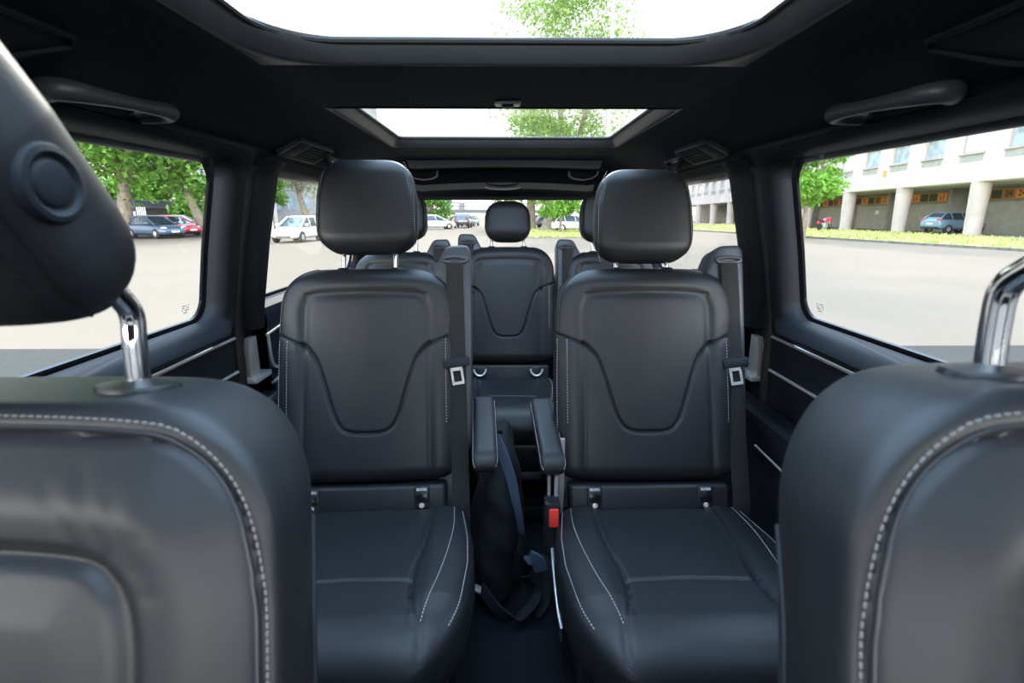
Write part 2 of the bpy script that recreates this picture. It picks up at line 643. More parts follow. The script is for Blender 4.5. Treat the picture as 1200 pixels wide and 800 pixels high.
def seat(name, loc, label, group, arm=0, rz=0.0, cdx=0.0, tower=1, hw=.235, htop=.625, tower_x=None, hr_lift=.02, buckle_side=None, row=2, head_hw=.134, head_h=.262, clen=.52):
    """seat root on the floor, below the hinge of its backrest"""
    t = empty(name, loc, label, 'seat', R(rz), group)
    z0 = .39
    k = hw / .235
    bt = tiltm(BACK_TILT, (0, .056, z0))            # shell frame of the backrest (front face through the hinge)
    bp = back_pillow(hw, htop, k)
    back = bp.mesh(bt).build('backrest', M['leather'], t)
    # thread lines on the backrest
    for sx in (-1, 1):
        C = np.array([(sx * .203 * k, h) for h in np.linspace(.20, .422 * htop / .625, 30)])
        stitches([bt @ q for q in bp.line(C, .0004)], .0075, .005, .0009).build('stitching', M['thread_b'], back)
    # edge piping round the shell
    ep = []
    i0 = 8
    for i in range(i0, bp.X.shape[0] - 2):
        ep.append(bt @ Vector((bp.X[i, 8], bp.Y[i, 8] - .0005, bp.H[i, 8])))
    mbp = MB()
    mbp.tube(ep, .0016, 6)
    ep2 = [bt @ Vector((bp.X[i, bp.nf - 9], bp.Y[i, bp.nf - 9] - .0005, bp.H[i, bp.nf - 9])) for i in range(i0, bp.X.shape[0] - 2)]
    mbp2 = MB()
    mbp2.tube(ep2, .0016, 6)
    mbp.build('edge_piping', M['seam'], back)
    mbp2.build('edge_piping', M['seam'], back)
    half = len(ep) * 2 // 3
    stitches([p + Vector((0, -.0016, 0)) for p in ep2[4:half]], .0075, .005, .0009).build('stitching', M['thread_b'], back)
    # lower fixed panel with the child-seat anchor covers
    lp = MB()
    lp.box((-.20 * k, -.004, -.06), (.20 * k, .07, .034), .012, 3, bt @ Matrix.Translation((0, -.045, 0)))
    lpo = lp.build('lower_panel', M['leather'], t)
    for sx in (-1, 1):
        mtx = bt @ Matrix.Translation((sx * .138 * k, -.050, .000))
        ic = MB()
        if row == 2:
            ic.box((-.021, -.003, -.030), (.021, .012, .030), .005, 3, mtx)
            co = ic.build('anchor_cover', M['black'], lpo)
            tm = mtx @ Matrix.Translation((0, -.0036, .021)) @ Matrix.Rotation(PI / 2, 4, 'X')
            text_mb('ISOFIX', .0092, tm, .0003, .0002).build('lettering', M['white'], co, smooth=False)
            sl = MB()
            sl.box((-.016, -.0045, -.012), (.016, 0, .012), .002, 2, mtx)
            sl.build('anchor_slot', M['frit'], co)
            bu = MB()
            bu.lathe([(.0075, .002), (.0075, -.004), (.006, -.006), (.0035, -.0065), (.003, -.005)], (0, 0, -.021), 16, 'y')
            b_o = bu.build('anchor_button', M['satin'], co, mtx=mtx)
        else:
            ic.box((-.026, -.003, -.020), (.026, .012, .028), .006, 3, mtx)
            co = ic.build('anchor_cover', M['black'], lpo)
            ri = MB()
            pts = [(.026 * math.cos(a), -.006, .016 + .030 * math.sin(a)) for a in np.linspace(PI, 2 * PI, 20)]
            ri.tube([mtx @ Vector(p) for p in pts], .0045, 8)
            ri.build('anchor_trim', M['satin'], co)
    # cushion: shell h axis -> forward (-y), shell front (-y) -> up
    cp = cushion_pillow(hw * 1.043, clen)
    cm = Matrix.Translation((cdx, .015, .303)) @ Matrix.Rotation(R(4.0), 4, 'X').inverted() @ Matrix(((1, 0, 0, 0), (0, 0, -1, 0), (0, -1, 0, 0), (0, 0, 0, 1)))
    cu = cp.mesh(cm).build('cushion', M['leather'], t)
    for sx in (-1, 1):
        kk = hw / .235
        mid = smooth_curve([(sx * .200 * kk, .03), (sx * .203 * kk, .12), (sx * .196 * kk, .22), (sx * .182 * kk, .32), (sx * .166 * kk, .40), (sx * .158 * kk, .445)], 60)
        stitches([cm @ q for q in cp.line(mid, .0006)], .0075, .0052, .001).build('stitching', M['thread_b'], cu)
        # upper edge thread follows the rim of the shell
        col = 11 if sx > 0 else cp.nf - 12
        ed = [cm @ Vector((cp.X[i, col], cp.Y[i, col] - .0006, cp.H[i, col])) for i in range(10, cp.X.shape[0] - 12)]
        stitches(ed, .0075, .0052, .001).build('stitching', M['thread_b'], cu)
    # base: dark side skirts and pedestal
    sk = MB()
    sk.box((-hw * .93, -.40, .14), (hw * .93, .06, .275), .03, 3)
    sk.build('seat_skirt', M['black'], t)
    for sx in (-1, 1):
        fr = MB()
        fr.prism([(-.36, .0), (.10, .0), (.06, .15), (-.30, .15)], sx * hw * .78 - .02, sx * hw * .78 + .02, 0, .006)
        fr.build('pedestal_side', M['black'], t)
    # headrest on two posts
    hp = head_pillow(head_hw, head_h)
    hb = htop + hr_lift
    hm = bt @ Matrix.Translation((0, -.012, hb))
    ho = hp.mesh(hm).build('headrest', M['leather'], t)
    for C in hp.seams[:2]:
        stitches([hm @ hp.at(p[0] * 1.012, p[1], .0003) for p in C], .007, .0045, .0007).build('stitching', M['thread_b'] if row == 2 else M['seam'], ho)
    for sx in (-1, 1):
        po = MB()
        po.tube([bt @ Vector((sx * .072, .0, htop - .03)), bt @ Vector((sx * .072, .0, hb + .03))], .0062, 14)
        po.build('headrest_post', M['chrome'], t)
        gu = MB()
        gu.lathe([(.017, -.006), (.019, -.002), (.017, .003), (.009, .005)], (0, 0, 0), 20)
        gu.build('post_guide', M['black'], t, mtx=bt @ Matrix.Translation((sx * .072, 0, htop - .001)))
    # belt tower, webbing and tongue on one side
    if tower:
        s = tower
        tx = tower_x if tower_x is not None else .238 * k
        tw = MB()
        out = [(-.070, .12), (.036, .12), (.040, .40), (.041, .672), (.030, .690), (-.022, .688), (-.036, .678), (-.072, .600)]
        out = [(s * (tx + .008 + x), h * htop / .625) for x, h in out]
        tw.prism(out, .012, .120, 1, .010, 3, bt @ Matrix.Translation((0, -.035, 0)))
        two = tw.build('belt_tower', M['tower'], t)
        wide = MB()
        ring = [(.034 * math.cos(a_), .0085 * math.sin(a_)) for a_ in np.linspace(0, 2 * PI, 33)]
        wide.tube([bt @ Vector((s * (tx + .004) + q[0], -.027, (.642 + q[1] + .003) * htop / .625)) for q in ring], .005, 8, caps=False)
        wide.build('belt_outlet', M['tower'], two)
        st = MB()
        rows = []
        path = [(-.012, .644), (-.0325, .634), (-.036, .55), (-.037, .35), (-.040, .20), (-.046, .05), (-.050, -.02), (-.03, -.10), (.0, -.22)]
        for y, h in smooth_curve(path, 50):
            dx = s * (tx + .002 + .010 * (1 - max(0, h) / .64))
            rows.append([bt @ Vector((dx - .0235, y, h * htop / .625)), bt @ Vector((dx - .0225, y - .0012, h * htop / .625)), bt @ Vector((dx + .0225, y - .0012, h * htop / .625)),
                         bt @ Vector((dx + .0235, y, h * htop / .625)), bt @ Vector((dx + .0225, y + .0012, h * htop / .625)), bt @ Vector((dx - .0225, y + .0012, h * htop / .625))])
        st.grid(np.array([[tuple(p) for p in r_] for r_ in rows]), closed_u=True)
        sto = st.build('belt_webbing', M['belt'], t, angle=60)
        bk = MB()
        bm_ = bt @ Matrix.Translation((s * (tx + .006), -.044, .358)) @ Matrix.Rotation(s * R(-8), 4, 'Y')
        bk.prism([(-.034, -.012), (.034, -.012), (.036, .008), (.030, .013), (-.030, .013), (-.036, .008)], -.010, .012, 1, .003, 2, bm_)
        bko = bk.build('belt_tongue', M['trim'], t)
        tg = MB()
        tgm = bm_ @ Matrix.Translation((-.004 * s, -.004, -.012))
        tg.box((-.017, -.0015, -.042), (-.010, .0015, .004), .001, 1, tgm)
        tg.box((.010, -.0015, -.042), (.017, .0015, .004), .001, 1, tgm)
        tg.box((-.017, -.0015, -.048), (.017, .0015, -.039), .0012, 1, tgm)
        tg.box((-.017, -.0015, -.010), (.017, .0015, .004), .0012, 1, tgm)
        tg.build('tongue_plate', M['tongue'], bko)
    # folding armrest, hinged on the side of the backrest
    if arm:
        s = arm
        xa = s * (.314 if s > 0 else .283)
        hs = rolled(0, .295, 40, .03, .03)
        w = .031 - .010 * (1 - corner(hs, 0, .295, .02, .03))
        tr = corner(hs, 0, .295, .045, .03)
        ap = Pillow(hs, w, .034 * tr, np.interp(hs, [0, .2, .295], [.030, .034, .030]) * tr, 40, 20, ef=5.5, eb=4.0)
        yaw = R(0 if s > 0 else 3.5)
        am = Matrix.Translation((xa, .235, .588)) @ Matrix.Rotation(yaw, 4, 'Z') @ Matrix.Rotation(R(15), 4, 'X') @ Matrix(((1, 0, 0, 0), (0, 0, -1, 0), (0, -1, 0, 0), (0, 0, 0, 1)))
        ao = ap.mesh(am).build('armrest', M['leather'], t)
        for sx in (-1, 1):
            col = 6 if sx > 0 else ap.nf - 7
            ed = [am @ Vector((ap.X[i, col] + sx * .0006, ap.Y[i, col] - .0008, ap.H[i, col])) for i in range(8, ap.X.shape[0] - 4)]
            stitches(ed, .0068, .0048, .0011).build('stitching', M['thread_b'], ao)
        hg = MB()
        hg.lathe([(.030, -.012), (.033, -.006), (.033, .006), (.030, .012)], (0, 0, 0), 24, 'x')
        hg.build('armrest_hinge', M['black'], t, mtx=Matrix.Translation((s * (hw + .012), .20, .575)))
    # inner side: frame rails and buckle
    if buckle_side:
        s = buckle_side
        for dx, wd, y0, hh, zz in ((.0, .010, -.035, .14, .34), (.018, .008, -.03, .12, .36), (-.020, .014, .02, .22, .34)):
            rl = MB()
            x0 = s * (hw + .002 + dx)
            rl.box((x0 - wd / 2, y0, zz), (x0 + wd / 2, y0 + .012, zz + hh), .002, 2, Matrix.Translation((0, zz * .05, 0)))
            rl.build('side_rail', M['champ'], t)
        sk = MB()
        sk.box((s * hw - .002 - .02 + s * .012, -.055, .27), (s * hw - .002 + .02 + s * .012, -.01, .425), .006, 2)
        so = sk.build('buckle', M['black'], t)
        rb = MB()
        rb.box((s * hw - .013 + s * .010, -.062, .362), (s * hw + .011 + s * .010, -.050, .412), .003, 2)
        tag(rb.build('release_button', M['red'], so), 'red plastic release button')
        lv = MB()
        lv.tube(smooth_curve([(s * (hw + .012), -.02, .30), (s * (hw + .014), -.10, .285), (s * (hw + .012), -.20, .245), (s * (hw + .006), -.24, .22)], 20), .004, 8)
        lv.build('seat_lever', M['satin'], t)
        pn = MB()
        pn.prism([(-.22, .16), (.02, .16), (.04, .29), (.0, .33), (-.12, .30)], s * (hw - .004), s * (hw + .010), 0, .005)
        pn.build('side_cover', M['black'], t)
    return t


seat('passenger_seat', (-.368, 1.215, 0), 'second-row black leather seat beside the backpack, belt webbing next to its armrest', 'second-row seats', arm=1, rz=3.0, cdx=.022, hw=.245, head_hw=.139, tower=1,
     tower_x=.236, hr_lift=.040)
seat('passenger_seat', (.386, 1.215, 0), 'second-row black leather seat with the red belt buckle beside it', 'second-row seats', arm=-1, hw=.253, head_hw=.137, tower=1, tower_x=.234,
     hr_lift=.014, buckle_side=-1)
mid = seat('rear_seat', (.012, 2.10, .072), 'third-row seat in the middle, its whole headrest in front of the rear window', 'third-row seats', tower=-1, hw=.207, htop=.557, tower_x=.172,
     row=3, head_hw=.102, head_h=.180, clen=.46)
seat('rear_seat', (-.465, 2.10, .072), 'third-row seat mostly hidden behind the seat with the backpack beside it', 'third-row seats', tower=1, hw=.200, htop=.535, tower_x=.172,
     row=3, head_hw=.122, head_h=.215, clen=.46, hr_lift=.05)
seat('rear_seat', (.462, 2.10, .072), 'third-row seat mostly hidden behind the seat with the red buckle', 'third-row seats', tower=-1, hw=.200, htop=.535, tower_x=.185,
     row=3, head_hw=.132, head_h=.225, clen=.46, hr_lift=.04)


# ------------------------------------------------------------------ front seats
def front_seat(loc, label, s, hy=.046):
    """s=+1: the aisle is on the +x side"""
    t = empty('front_seat', (loc[0], loc[1], loc[2] - .005), label, 'seat', 0, 'front seats')
    TL = R(17)
    fm = tiltm(TL, (0, .048, 1.0))
    H0 = -.66
    hs = np.unique(np.concatenate([rolled(H0, .012, 60, .03, .05), np.linspace(-.33, -.02, 180)]))
    W = .232 * np.interp(hs, [H0, -.35, -.15, 0.02], [1.04, 1.03, 1.0, .97])
    cr = corner(hs, H0, .012, .10, .05, 2.1)
    w = W - .10 * (1 - cr)
    tr = corner(hs, H0, .012, .030, .05, 2.4)
    f = .046 * (.55 + .45 * tr)
    b = .088 * (.55 + .45 * tr)
    seam = [(-.232, -.60), (-.232, -.30), (-.230, -.18), (-.226, -.11), (-.210, -.050), (-.174, -.012), (-.127, -.001), (0, .003), (.127, -.001), (.174, -.012), (.210, -.050),
            (.226, -.11), (.230, -.18), (.232, -.30), (.232, -.60)]
    seam = smooth_curve([(x * .965, h - .010) for x, h in seam], 140)
    inner = smooth_curve([(-.142, -.55), (-.142, -.30), (-.142, -.19), (-.139, -.143), (-.128, -.113), (-.100, -.095), (0, -.089), (.100, -.095), (.128, -.113), (.139, -.143), (.142, -.19),
                          (.142, -.30), (.142, -.55)], 120)
    wr = [((.105, -.085), (.085, -.045)), ((.125, -.09), (.105, -.035)), ((.142, -.100), (.128, -.05)), ((.155, -.12), (.148, -.08)), ((-.105, -.085), (-.085, -.045)), ((-.125, -.09), (-.105, -.035)),
          ((-.142, -.100), (-.128, -.05))]

    def disp(X, H):
        d, di = seg_dist(X, H, seam), seg_dist(X, H, inner)
        D = -.0035 * gauss(d, .0035) - .0065 * gauss(di, .0068)
        # the border ring between the seams is padded, the middle panel sinks a little
        sm = lambda q: q * q * (3 - 2 * q)
        ring = sm(np.clip(d / .06, 0, 1)) * sm(np.clip(di / .05, 0, 1))
        D += .010 * np.sin(np.clip(d / .075, 0, 1) * PI / 2)
        D += .006 * ring
        for a, b_ in wr:
            D += -.0005 * gauss(seg_dist(X, H, np.array([a, b_])), .0065)
        return D
    p = Pillow(hs, w, f, b, nfront=210, nback=34, ef=7.0, eb=4.5, disp=disp)
    # the shell narrows towards its back
    back = p.Y > 0
    p.X[back] *= 1 - .30 * p.Y[back]
    p.H += p.Y * .176 * np.clip((p.H + .14) / .13, 0, 1)
    bo = p.mesh(fm).build('backrest', M['leather'], t)
    stitches([fm @ q for q in p.line(seam * np.array([1.012, 1]) + np.array([0, .004]), .0004)], .0056, .0044, .0011).build('stitching', M['thread'], bo)
    pp = MB()
    pp.tube([fm @ q for q in p.line(seam * np.array([.985, 1]) - np.array([0, .003]), -.0005)], .0022, 8)
    pp.build('edge_piping', M['seam'], bo)
    # side piping running down the gusset
    for sx in (-1, 1):
        pts = []
        for tt in np.linspace(0, 1, 24):
            h = -.10 - .45 * tt
            y = .052 - .075 * tt
            row = int(np.argmin(abs(p.H[:, 0] - h)))
            side = (p.X[row] * sx > 0)
            j = np.where(side)[0][np.argmin(abs(p.Y[row][side] - y))]
            pts.append(fm @ Vector((p.X[row, j] + sx * .0008, p.Y[row, j], h)))
        sp = MB()
        sp.tube(smooth_curve([tuple(q) for q in pts[::3]], 40), .0024, 8)
        sp.build('side_piping', M['trim'], bo)
    # cushion and base
    cp = cushion_pillow(.25, .50)
    cm = Matrix.Translation((0, -.13, .36)) @ Matrix(((1, 0, 0, 0), (0, 0, -1, 0), (0, -1, 0, 0), (0, 0, 0, 1)))
    cp.mesh(cm).build('cushion', M['leather'], t)
    bs = MB()
    bs.box((-.22, -.55, .0), (.22, -.12, .29), .03, 3)
    bs.build('seat_base', M['black'], t)
    # headrest, tipped forward on two cranked rods
    tip = R(-33)
    hm = Matrix.Translation((0, .016 + hy, 1.080)) @ Matrix.Rotation(-tip, 4, 'X')
    hh, hw = .225, .120
    hs2 = rolled(0, hh, 60, .05, .05)
    cr = corner(hs2, 0, hh, .06, .05, 2.0)
    W2 = hw * np.interp(hs2 / hh, [0, .3, .6, 1], [.97, 1, .98, .88])
    w2 = W2 - .035 * (1 - cr)
    tr = corner(hs2, 0, hh, .05, .055, 2.0)
    f2 = .062 * tr * np.interp(hs2 / hh, [0, 1], [1.0, .85])
    b2 = .048 * tr
    fs = .87 * W2
    seamR = np.stack([fs, hs2], 1)[4:-3]
    seamL = seamR * np.array([-1, 1])

    def hd(X, H):
        d = np.minimum(seg_dist(X, H, seamR[::3]), seg_dist(X, H, seamL[::3]))
        return -.004 * gauss(d, .004)
    hp = Pillow(hs2, w2, f2, b2, 110, 44, ef=4.0, eb=3.4, disp=hd)
    ho = hp.mesh(hm).build('headrest', M['leather'], t)
    for C in (seamL, seamR):
        stitches([hm @ q for q in hp.line(C * np.array([.93, 1]), .0003)], .006, .0045, .0009).build('stitching', M['trim'], ho)
    for sx in ((s,) if s else (-1, 1)):
        bt_ = MB()
        bt_.lathe([(.0245, -.006), (.0245, .0035), (.0225, .0065), (.019, .0072), (.0165, .0055), (.0150, .0038), (.0135, .0055), (.0120, .0062), (.004, .0064)], (0, 0, 0), 40, 'x')
        bo_ = bt_.build('tilt_button', M['trim'], ho, mtx=hm @ Matrix.Translation((sx * (hw - .006), -.012, .106)) @ Matrix.Rotation(0 if sx > 0 else PI, 4, 'Z'))
    for sx in (-1, 1):
        x = sx * .098
        rd = MB()
        pts = smooth_curve([(x, .058, .955), (x, .060, 1.00), (x, .064, 1.045), (x, .066 - (.046 - hy) * .1, 1.070), (x * .99, .055 - (.046 - hy) * .3, 1.088), (x * .98, .022 + hy * .5, 1.108), (x * .97, .000 + hy, 1.125)], 40)
        rd.tube(pts, .0085, 20)
        rd.build('headrest_rod', M['chrome'], t)
        gu = MB()
        gu.lathe([(.030, -.010), (.0315, -.003), (.029, .002), (.014, .0045), (.0095, .005)], (0, 0, 0), 36)
        gu.build('rod_guide', M['black'], t, mtx=Matrix.Translation((x, .060, 1.0125)) @ Matrix.Rotation(R(-7), 4, 'X') @ Matrix.Scale(.80, 4, (0, 1, 0)))
    return t


front_seat((-.390, .331, 0), 'front leather seat whose headrest shows its round tilt button', 1)
front_seat((.424, .265, .03), 'front leather seat whose headrest barely shows at the picture edge, window to garages above it', -1, .008)


# ------------------------------------------------------------------ van shell
def wall_x(z):
    return float(np.interp(z, [0, .5, .56, .60, .70, .79, .86, 1.05, 1.25, 1.31], [.80, .80, .80, .79, .785, .785, .78, .745, .70, .652]))


def ring_pts(c0, c1, d0, d1, r, k=7, m=16):
    """rounded rectangle in (a,b) and the matching points on any outer rectangle"""
    H, O = [], []

    def outer(A0, A1, B0, B1):
        out = []
        for p, q in zip(H, O):
            out.append((A0 + q[0] * (A1 - A0) if q[2] == 'c' else (p[0] if q[2] == 'b' else (A0 if q[0] == 0 else A1)),
                        B0 + q[1] * (B1 - B0) if q[2] == 'c' else (p[1] if q[2] == 'a' else (B0 if q[1] == 0 else B1))))
        return out
    return H, O, outer


def hole_cell(mb, A, Hh, r, fmap, prof, m=20, k=12):
    """rectangle A=(a0,a1,b0,b1) with a rounded hole Hh; prof: list of (t, disp) rings from the outer edge (t=0) to the hole (t=1),
    then extra rings given as (inset, disp) beyond the hole; fmap(a,b,disp,d)->xyz"""
    a0, a1, b0, b1 = A
    c0, c1, d0, d1 = Hh
    inn, out = [], []
    # walk: bottom, right, top, left
    for x in np.linspace(c0 + r, c1 - r, m):
        inn.append((x, d0)); out.append((x, b0))
    for j in range(1, 2 * k):
        th = j / (2 * k) * PI / 2
        inn.append((c1 - r + r * math.sin(th), d0 + r - r * math.cos(th)))
        q = j / k
        out.append((c1 - r + (a1 - c1 + r) * q, b0) if q <= 1 else (a1, b0 + (d0 + r - b0) * (q - 1)))
    for y in np.linspace(d0 + r, d1 - r, m):
        inn.append((c1, y)); out.append((a1, y))
    for j in range(1, 2 * k):
        th = j / (2 * k) * PI / 2
        inn.append((c1 - r + r * math.cos(th), d1 - r + r * math.sin(th)))
        q = j / k
        out.append((a1, d1 - r + (b1 - d1 + r) * q) if q <= 1 else (a1 - (a1 - c1 + r) * (q - 1), b1))
    for x in np.linspace(c1 - r, c0 + r, m):
        inn.append((x, d1)); out.append((x, b1))
    for j in range(1, 2 * k):
        th = j / (2 * k) * PI / 2
        inn.append((c0 + r - r * math.sin(th), d1 - r + r * math.cos(th)))
        q = j / k
        out.append((c0 + r - (c0 + r - a0) * q, b1) if q <= 1 else (a0, b1 - (b1 - d1 + r) * (q - 1)))
    for y in np.linspace(d1 - r, d0 + r, m):
        inn.append((c0, y)); out.append((a0, y))
    for j in range(1, 2 * k):
        th = j / (2 * k) * PI / 2
        inn.append((c0 + r - r * math.cos(th), d0 + r - r * math.sin(th)))
        q = j / k
        out.append((a0, d0 + r - (d0 + r - b0) * q) if q <= 1 else (a0 + (c0 + r - a0) * (q - 1), b0))
    inn, out = np.array(inn), np.array(out)
    cx, cy = (c0 + c1) / 2, (d0 + d1) / 2
    rows = []
    for e in prof:
        if e[0] <= 1:
            P = out + (inn - out) * e[0]
        else:
            s = e[0] - 1           # inset beyond the hole edge, metres
            P = inn.copy()
            P[:, 0] -= s * (inn[:, 0] - cx) / ((c1 - c0) / 2)
            P[:, 1] -= s * (inn[:, 1] - cy) / ((d1 - d0) / 2)
        rows.append([fmap(p[0], p[1], e[1], math.hypot(*(p - q))) for p, q in zip(P, inn)])
    mb.grid(np.array(rows), closed_u=True)


SIDE_BOT, SIDE_TOP = .80, 1.31


def side_section(name, s, y0, y1, win, r, label, cat, matr, bez):
    """a stretch of side wall with one window"""
    mb = MB()
    # lower part: vertical sweep with its mouldings
    zs = np.unique(np.concatenate([np.linspace(0, SIDE_BOT, 40)]))
    ys = np.linspace(y0, y1, 12)
    mb.grid(np.array([[(s * wall_x(z), y, z) for y in ys] for z in zs]), flip=s > 0)

    def fmap(y, z, disp, d):
        low = max(0.0, min(1.0, (win[2] - z) / .05))
        bulge = .034 * low * math.sin(min(1.0, max(0, d) / .065) * PI) if disp != 99 else 0
        base = wall_x(min(max(z, 0), 1.31))
        return (s * (base - (0 if disp == 99 else disp) - bulge), y, z)
    prof = [(0, 0), (.15, 0), (.28, bez * .15), (.36, bez * .8), (.42, bez), (.52, bez), (.62, bez * .95), (.72, bez * .9), (.82, bez * .75), (.90, bez * .5), (.96, .0), (1.0, -.012), (1.001, -.030)]
    hole_cell(mb, (y0, y1, SIDE_BOT, SIDE_TOP), win, r, fmap, prof)
    o = mb.build(name, matr, None, angle=50)
    struct(o, label, cat)
    # black border of the glass
    fb = MB()
    hole_cell(fb, (win[0] - .012, win[1] + .012, win[2] - .012, win[3] + .012), win, r, fmap, [(0, -.036), (.5, -.036), (1.0, -.0365), (1.010, -.037), (1.012, -.043)])
    fb.build('glass_border', M['frit'], o)
    return o


def pane(name, s, win, r, m, label):
    mb = MB()
    c0, c1, d0, d1 = win
    pts = []
    for cx, cy, a0 in ((c1 - r, d1 - r, 0), (c0 + r, d1 - r, 90), (c0 + r, d0 + r, 180), (c1 - r, d0 + r, 270)):
        for a in np.linspace(a0, a0 + 90, 8):
            pts.append((cx + (r + .010) * math.cos(R(a)), cy + (r + .010) * math.sin(R(a))))
    P = [(s * (wall_x(z) + .040), y, z) for y, z in pts]
    n = len(P)
    Q = [(s * (wall_x(z) + .044), y, z) for y, z in pts]
    c = (s * (wall_x((d0 + d1) / 2) + .040), (c0 + c1) / 2, (d0 + d1) / 2)
    c2 = (c[0] + s * .004, c[1], c[2])
    vs = P + Q + [c, c2]
    fs = [(i, (i + 1) % n, 2 * n) for i in range(n)] + [(n + (i + 1) % n, n + i, 2 * n + 1) for i in range(n)] + [(i, n + i, n + (i + 1) % n, (i + 1) % n) for i in range(n)]
    mb.add(vs, fs)
    o = mb.build(name, m, None, angle=30)
    return struct(o, label, 'window')


WIN_DOOR = (.64, 1.367, .862, 1.272)
WIN_Q = (1.610, 2.72, .866, 1.262)
WIN_F = (-.62, .44, .868, 1.262)
wn = 1
for s, nm, near in ((-1, 'left', 'parked cars under trees'), (1, 'right', 'the garage building')):
    side_section('door_1' if s < 0 else 'door_2', s, .54, 1.47, WIN_DOOR, .05, f'sliding side door with dark trim, its window facing {near}', 'door', M['trim'], .022)
    side_section('wall_' + nm, s, 1.47, 2.95, WIN_Q, .05, f'van side behind the sliding door, with long rear window facing {near}', 'wall', M['pillar'], .010)
    o = side_section('trim_1' if s < 0 else 'trim_2', s, -.75, .54, WIN_F, .05, f'front door side panel ahead of the window facing {near}', 'door panel', M['trim'], .015)
    pane(f'window_{wn}', s, WIN_DOOR, .05, M['glass'], f'sliding door window looking out at {near}'); wn += 1
    pane(f'window_{wn}', s, WIN_Q, .05, M['glass_q'], f'long rear quarter window on the side of {near}'); wn += 1
    pane(f'window_{wn}', s, WIN_F, .05, M['glass'], f'front door window on the side of {near}'); wn += 1

# unseen front bulkhead added to dim the second row; windscreen opening narrowed
fw = MB()


def fmap_w(x, z, disp, d):
    return (x, -.90 + (z - 1.0) * .75 + disp, z)


hole_cell(fw, (-.82, .82, .0, 1.40), (-.66, .66, .86, 1.05), .08, fmap_w, [(0, 0), (.5, 0), (1.0, 0), (1.001, -.03)])
struct(fw.build('wall_front', M['headliner']), 'unseen front end of the cabin, its windscreen opening narrowed to hold back light', 'wall')

for nm_, s, y_ in (('window_1', -1, 1.275), ('window_4', 1, 1.275)):
    g = MB()
    for r_ in range(4):
        for c_ in range(5):
            if (r_ * 3 + c_ * 5) % 4:
                z_ = .895 + r_ * .006
                x_ = s * (wall_x(z_) + .0385)
                g.box((x_ - .0004, y_ + c_ * .006, z_), (x_ + .0004, y_ + c_ * .006 + .0035, z_ + .003))
    g.build('glass_stamp', M['rendergrey'], bpy.data.objects[nm_], smooth=False)

# floor
fl = MB()
fl.box((-.80, -.80, -.04), (.80, 2.95, 0.0))
struct(fl.build('floor', M['carpet']), 'dark carpeted van floor', 'floor')
fm_ = MB()
fm_.box((-.13, .55, 0.0), (.15, 1.20, .008), .004, 2)
fm_.build('floor_mat', M['mat'])
tag(bpy.data.objects['floor_mat'], 'dark carpet mat lying in the aisle between the seats', 'mat')

# ceiling -------------------------------------------------------------
CEIL = 1.39
RW = .45
side_prof = [(.652, 1.31), (.642, 1.314), (.622, 1.323), (.592, 1.339), (.552, 1.359), (.505, 1.377), (.47, 1.386), (RW, CEIL)]
HOLE_F = (-.408, .408, -.40, .968)
HOLE_R = (-.425, .425, 1.345, 2.088)
cb = MB()
ysc = np.linspace(-.75, 2.46, 60)
for s in (-1, 1):
    SP = smooth_curve(side_prof, 26)
    cb.grid(np.array([[(s * x, y, z) for x, z in SP] for y in ysc]), flip=s < 0)


def cmap(x, y, disp, d):
    return (x, y, CEIL + disp)


hole_cell(cb, (-RW, RW, -.75, 1.02), HOLE_F, .13, cmap, [(0, 0), (.4, 0), (.7, -.001), (1.0, 0)])
hole_cell(cb, (-RW, RW, 1.335, 2.12), HOLE_R, .035, cmap, [(0, 0), (.5, 0), (1.0, 0)])
cb.grid(np.array([[(x, y, CEIL) for x in np.linspace(-RW, RW, 12)] for y in np.linspace(1.02, 1.335, 8)]))
cb.grid(np.array([[(x, y, CEIL) for x in np.linspace(-RW, RW, 12)] for y in np.linspace(2.12, 2.40, 8)]))
# rear header: steps down to the tailgate window, arched across
hp_ = [(2.40, 0, 0), (2.47, -.004, 0), (2.50, -.010, 1), (2.55, -.028, 1), (2.558, -.033, 0), (2.60, -.034, 0), (2.655, -.036, 0), (2.668, -.045, 0), (2.680, -.088, 0), (2.69, -.094, 1), (2.735, -.121, 1), (2.745, -.128, 0),
       (2.80, -.130, 0), (2.82, -.135, 0), (2.84, -.150, 0), (2.95, -.152, 0)]


def header_pt(x, y, dz):
    ax = abs(x)
    base = CEIL if ax <= RW else float(np.interp(ax, [p[0] for p in side_prof[::-1]], [p[1] for p in side_prof[::-1]]))
    arch = .030 * (ax / .6) ** 2
    k = min(1.0, -dz / .06)
    return (x, y, base + dz * (1 if ax < RW else max(.15, 1 - (ax - RW) / .25)) - arch * k * (1 if ax < RW else .6))


xs = np.linspace(-.66, .66, 45)
cb.grid(np.array([[header_pt(x, y, dz) for x in xs] for y, dz, _ in hp_]))
for hole, rr, lab in ((HOLE_F, .13, 'front'), (HOLE_R, .035, 'rear')):
    g = MB()
    fr_ = lab == 'front'

    def lmap(x, y, disp, d, fr_=fr_, hole=hole):
        if not fr_ and y < hole[2] + .012:
            y = hole[2]
        return (x, y, CEIL + disp)
    A_ = (hole[0] - .012, hole[1] + .012, hole[2] - (.012 if fr_ else .0), hole[3] + .012)
    hole_cell(g, A_, hole, rr, lmap, [(0, -.0005), (.6, -.003), (1.0, -.003), (1.006, .000), (1.020, .016), (1.026, .024), (1.027, .032)])
    struct(g.build('trim_40' if fr_ else 'trim_41', M['tower'], None, angle=60), f'dark plastic surround of the {lab} roof glass opening', 'trim')  # plastic lighter than the headliner puts the sky-lit bevel into the colour
ceil = cb.build('ceiling', M['headliner'], None, angle=60)
struct(ceil, 'dark fabric headliner with two glass roof openings', 'ceiling')
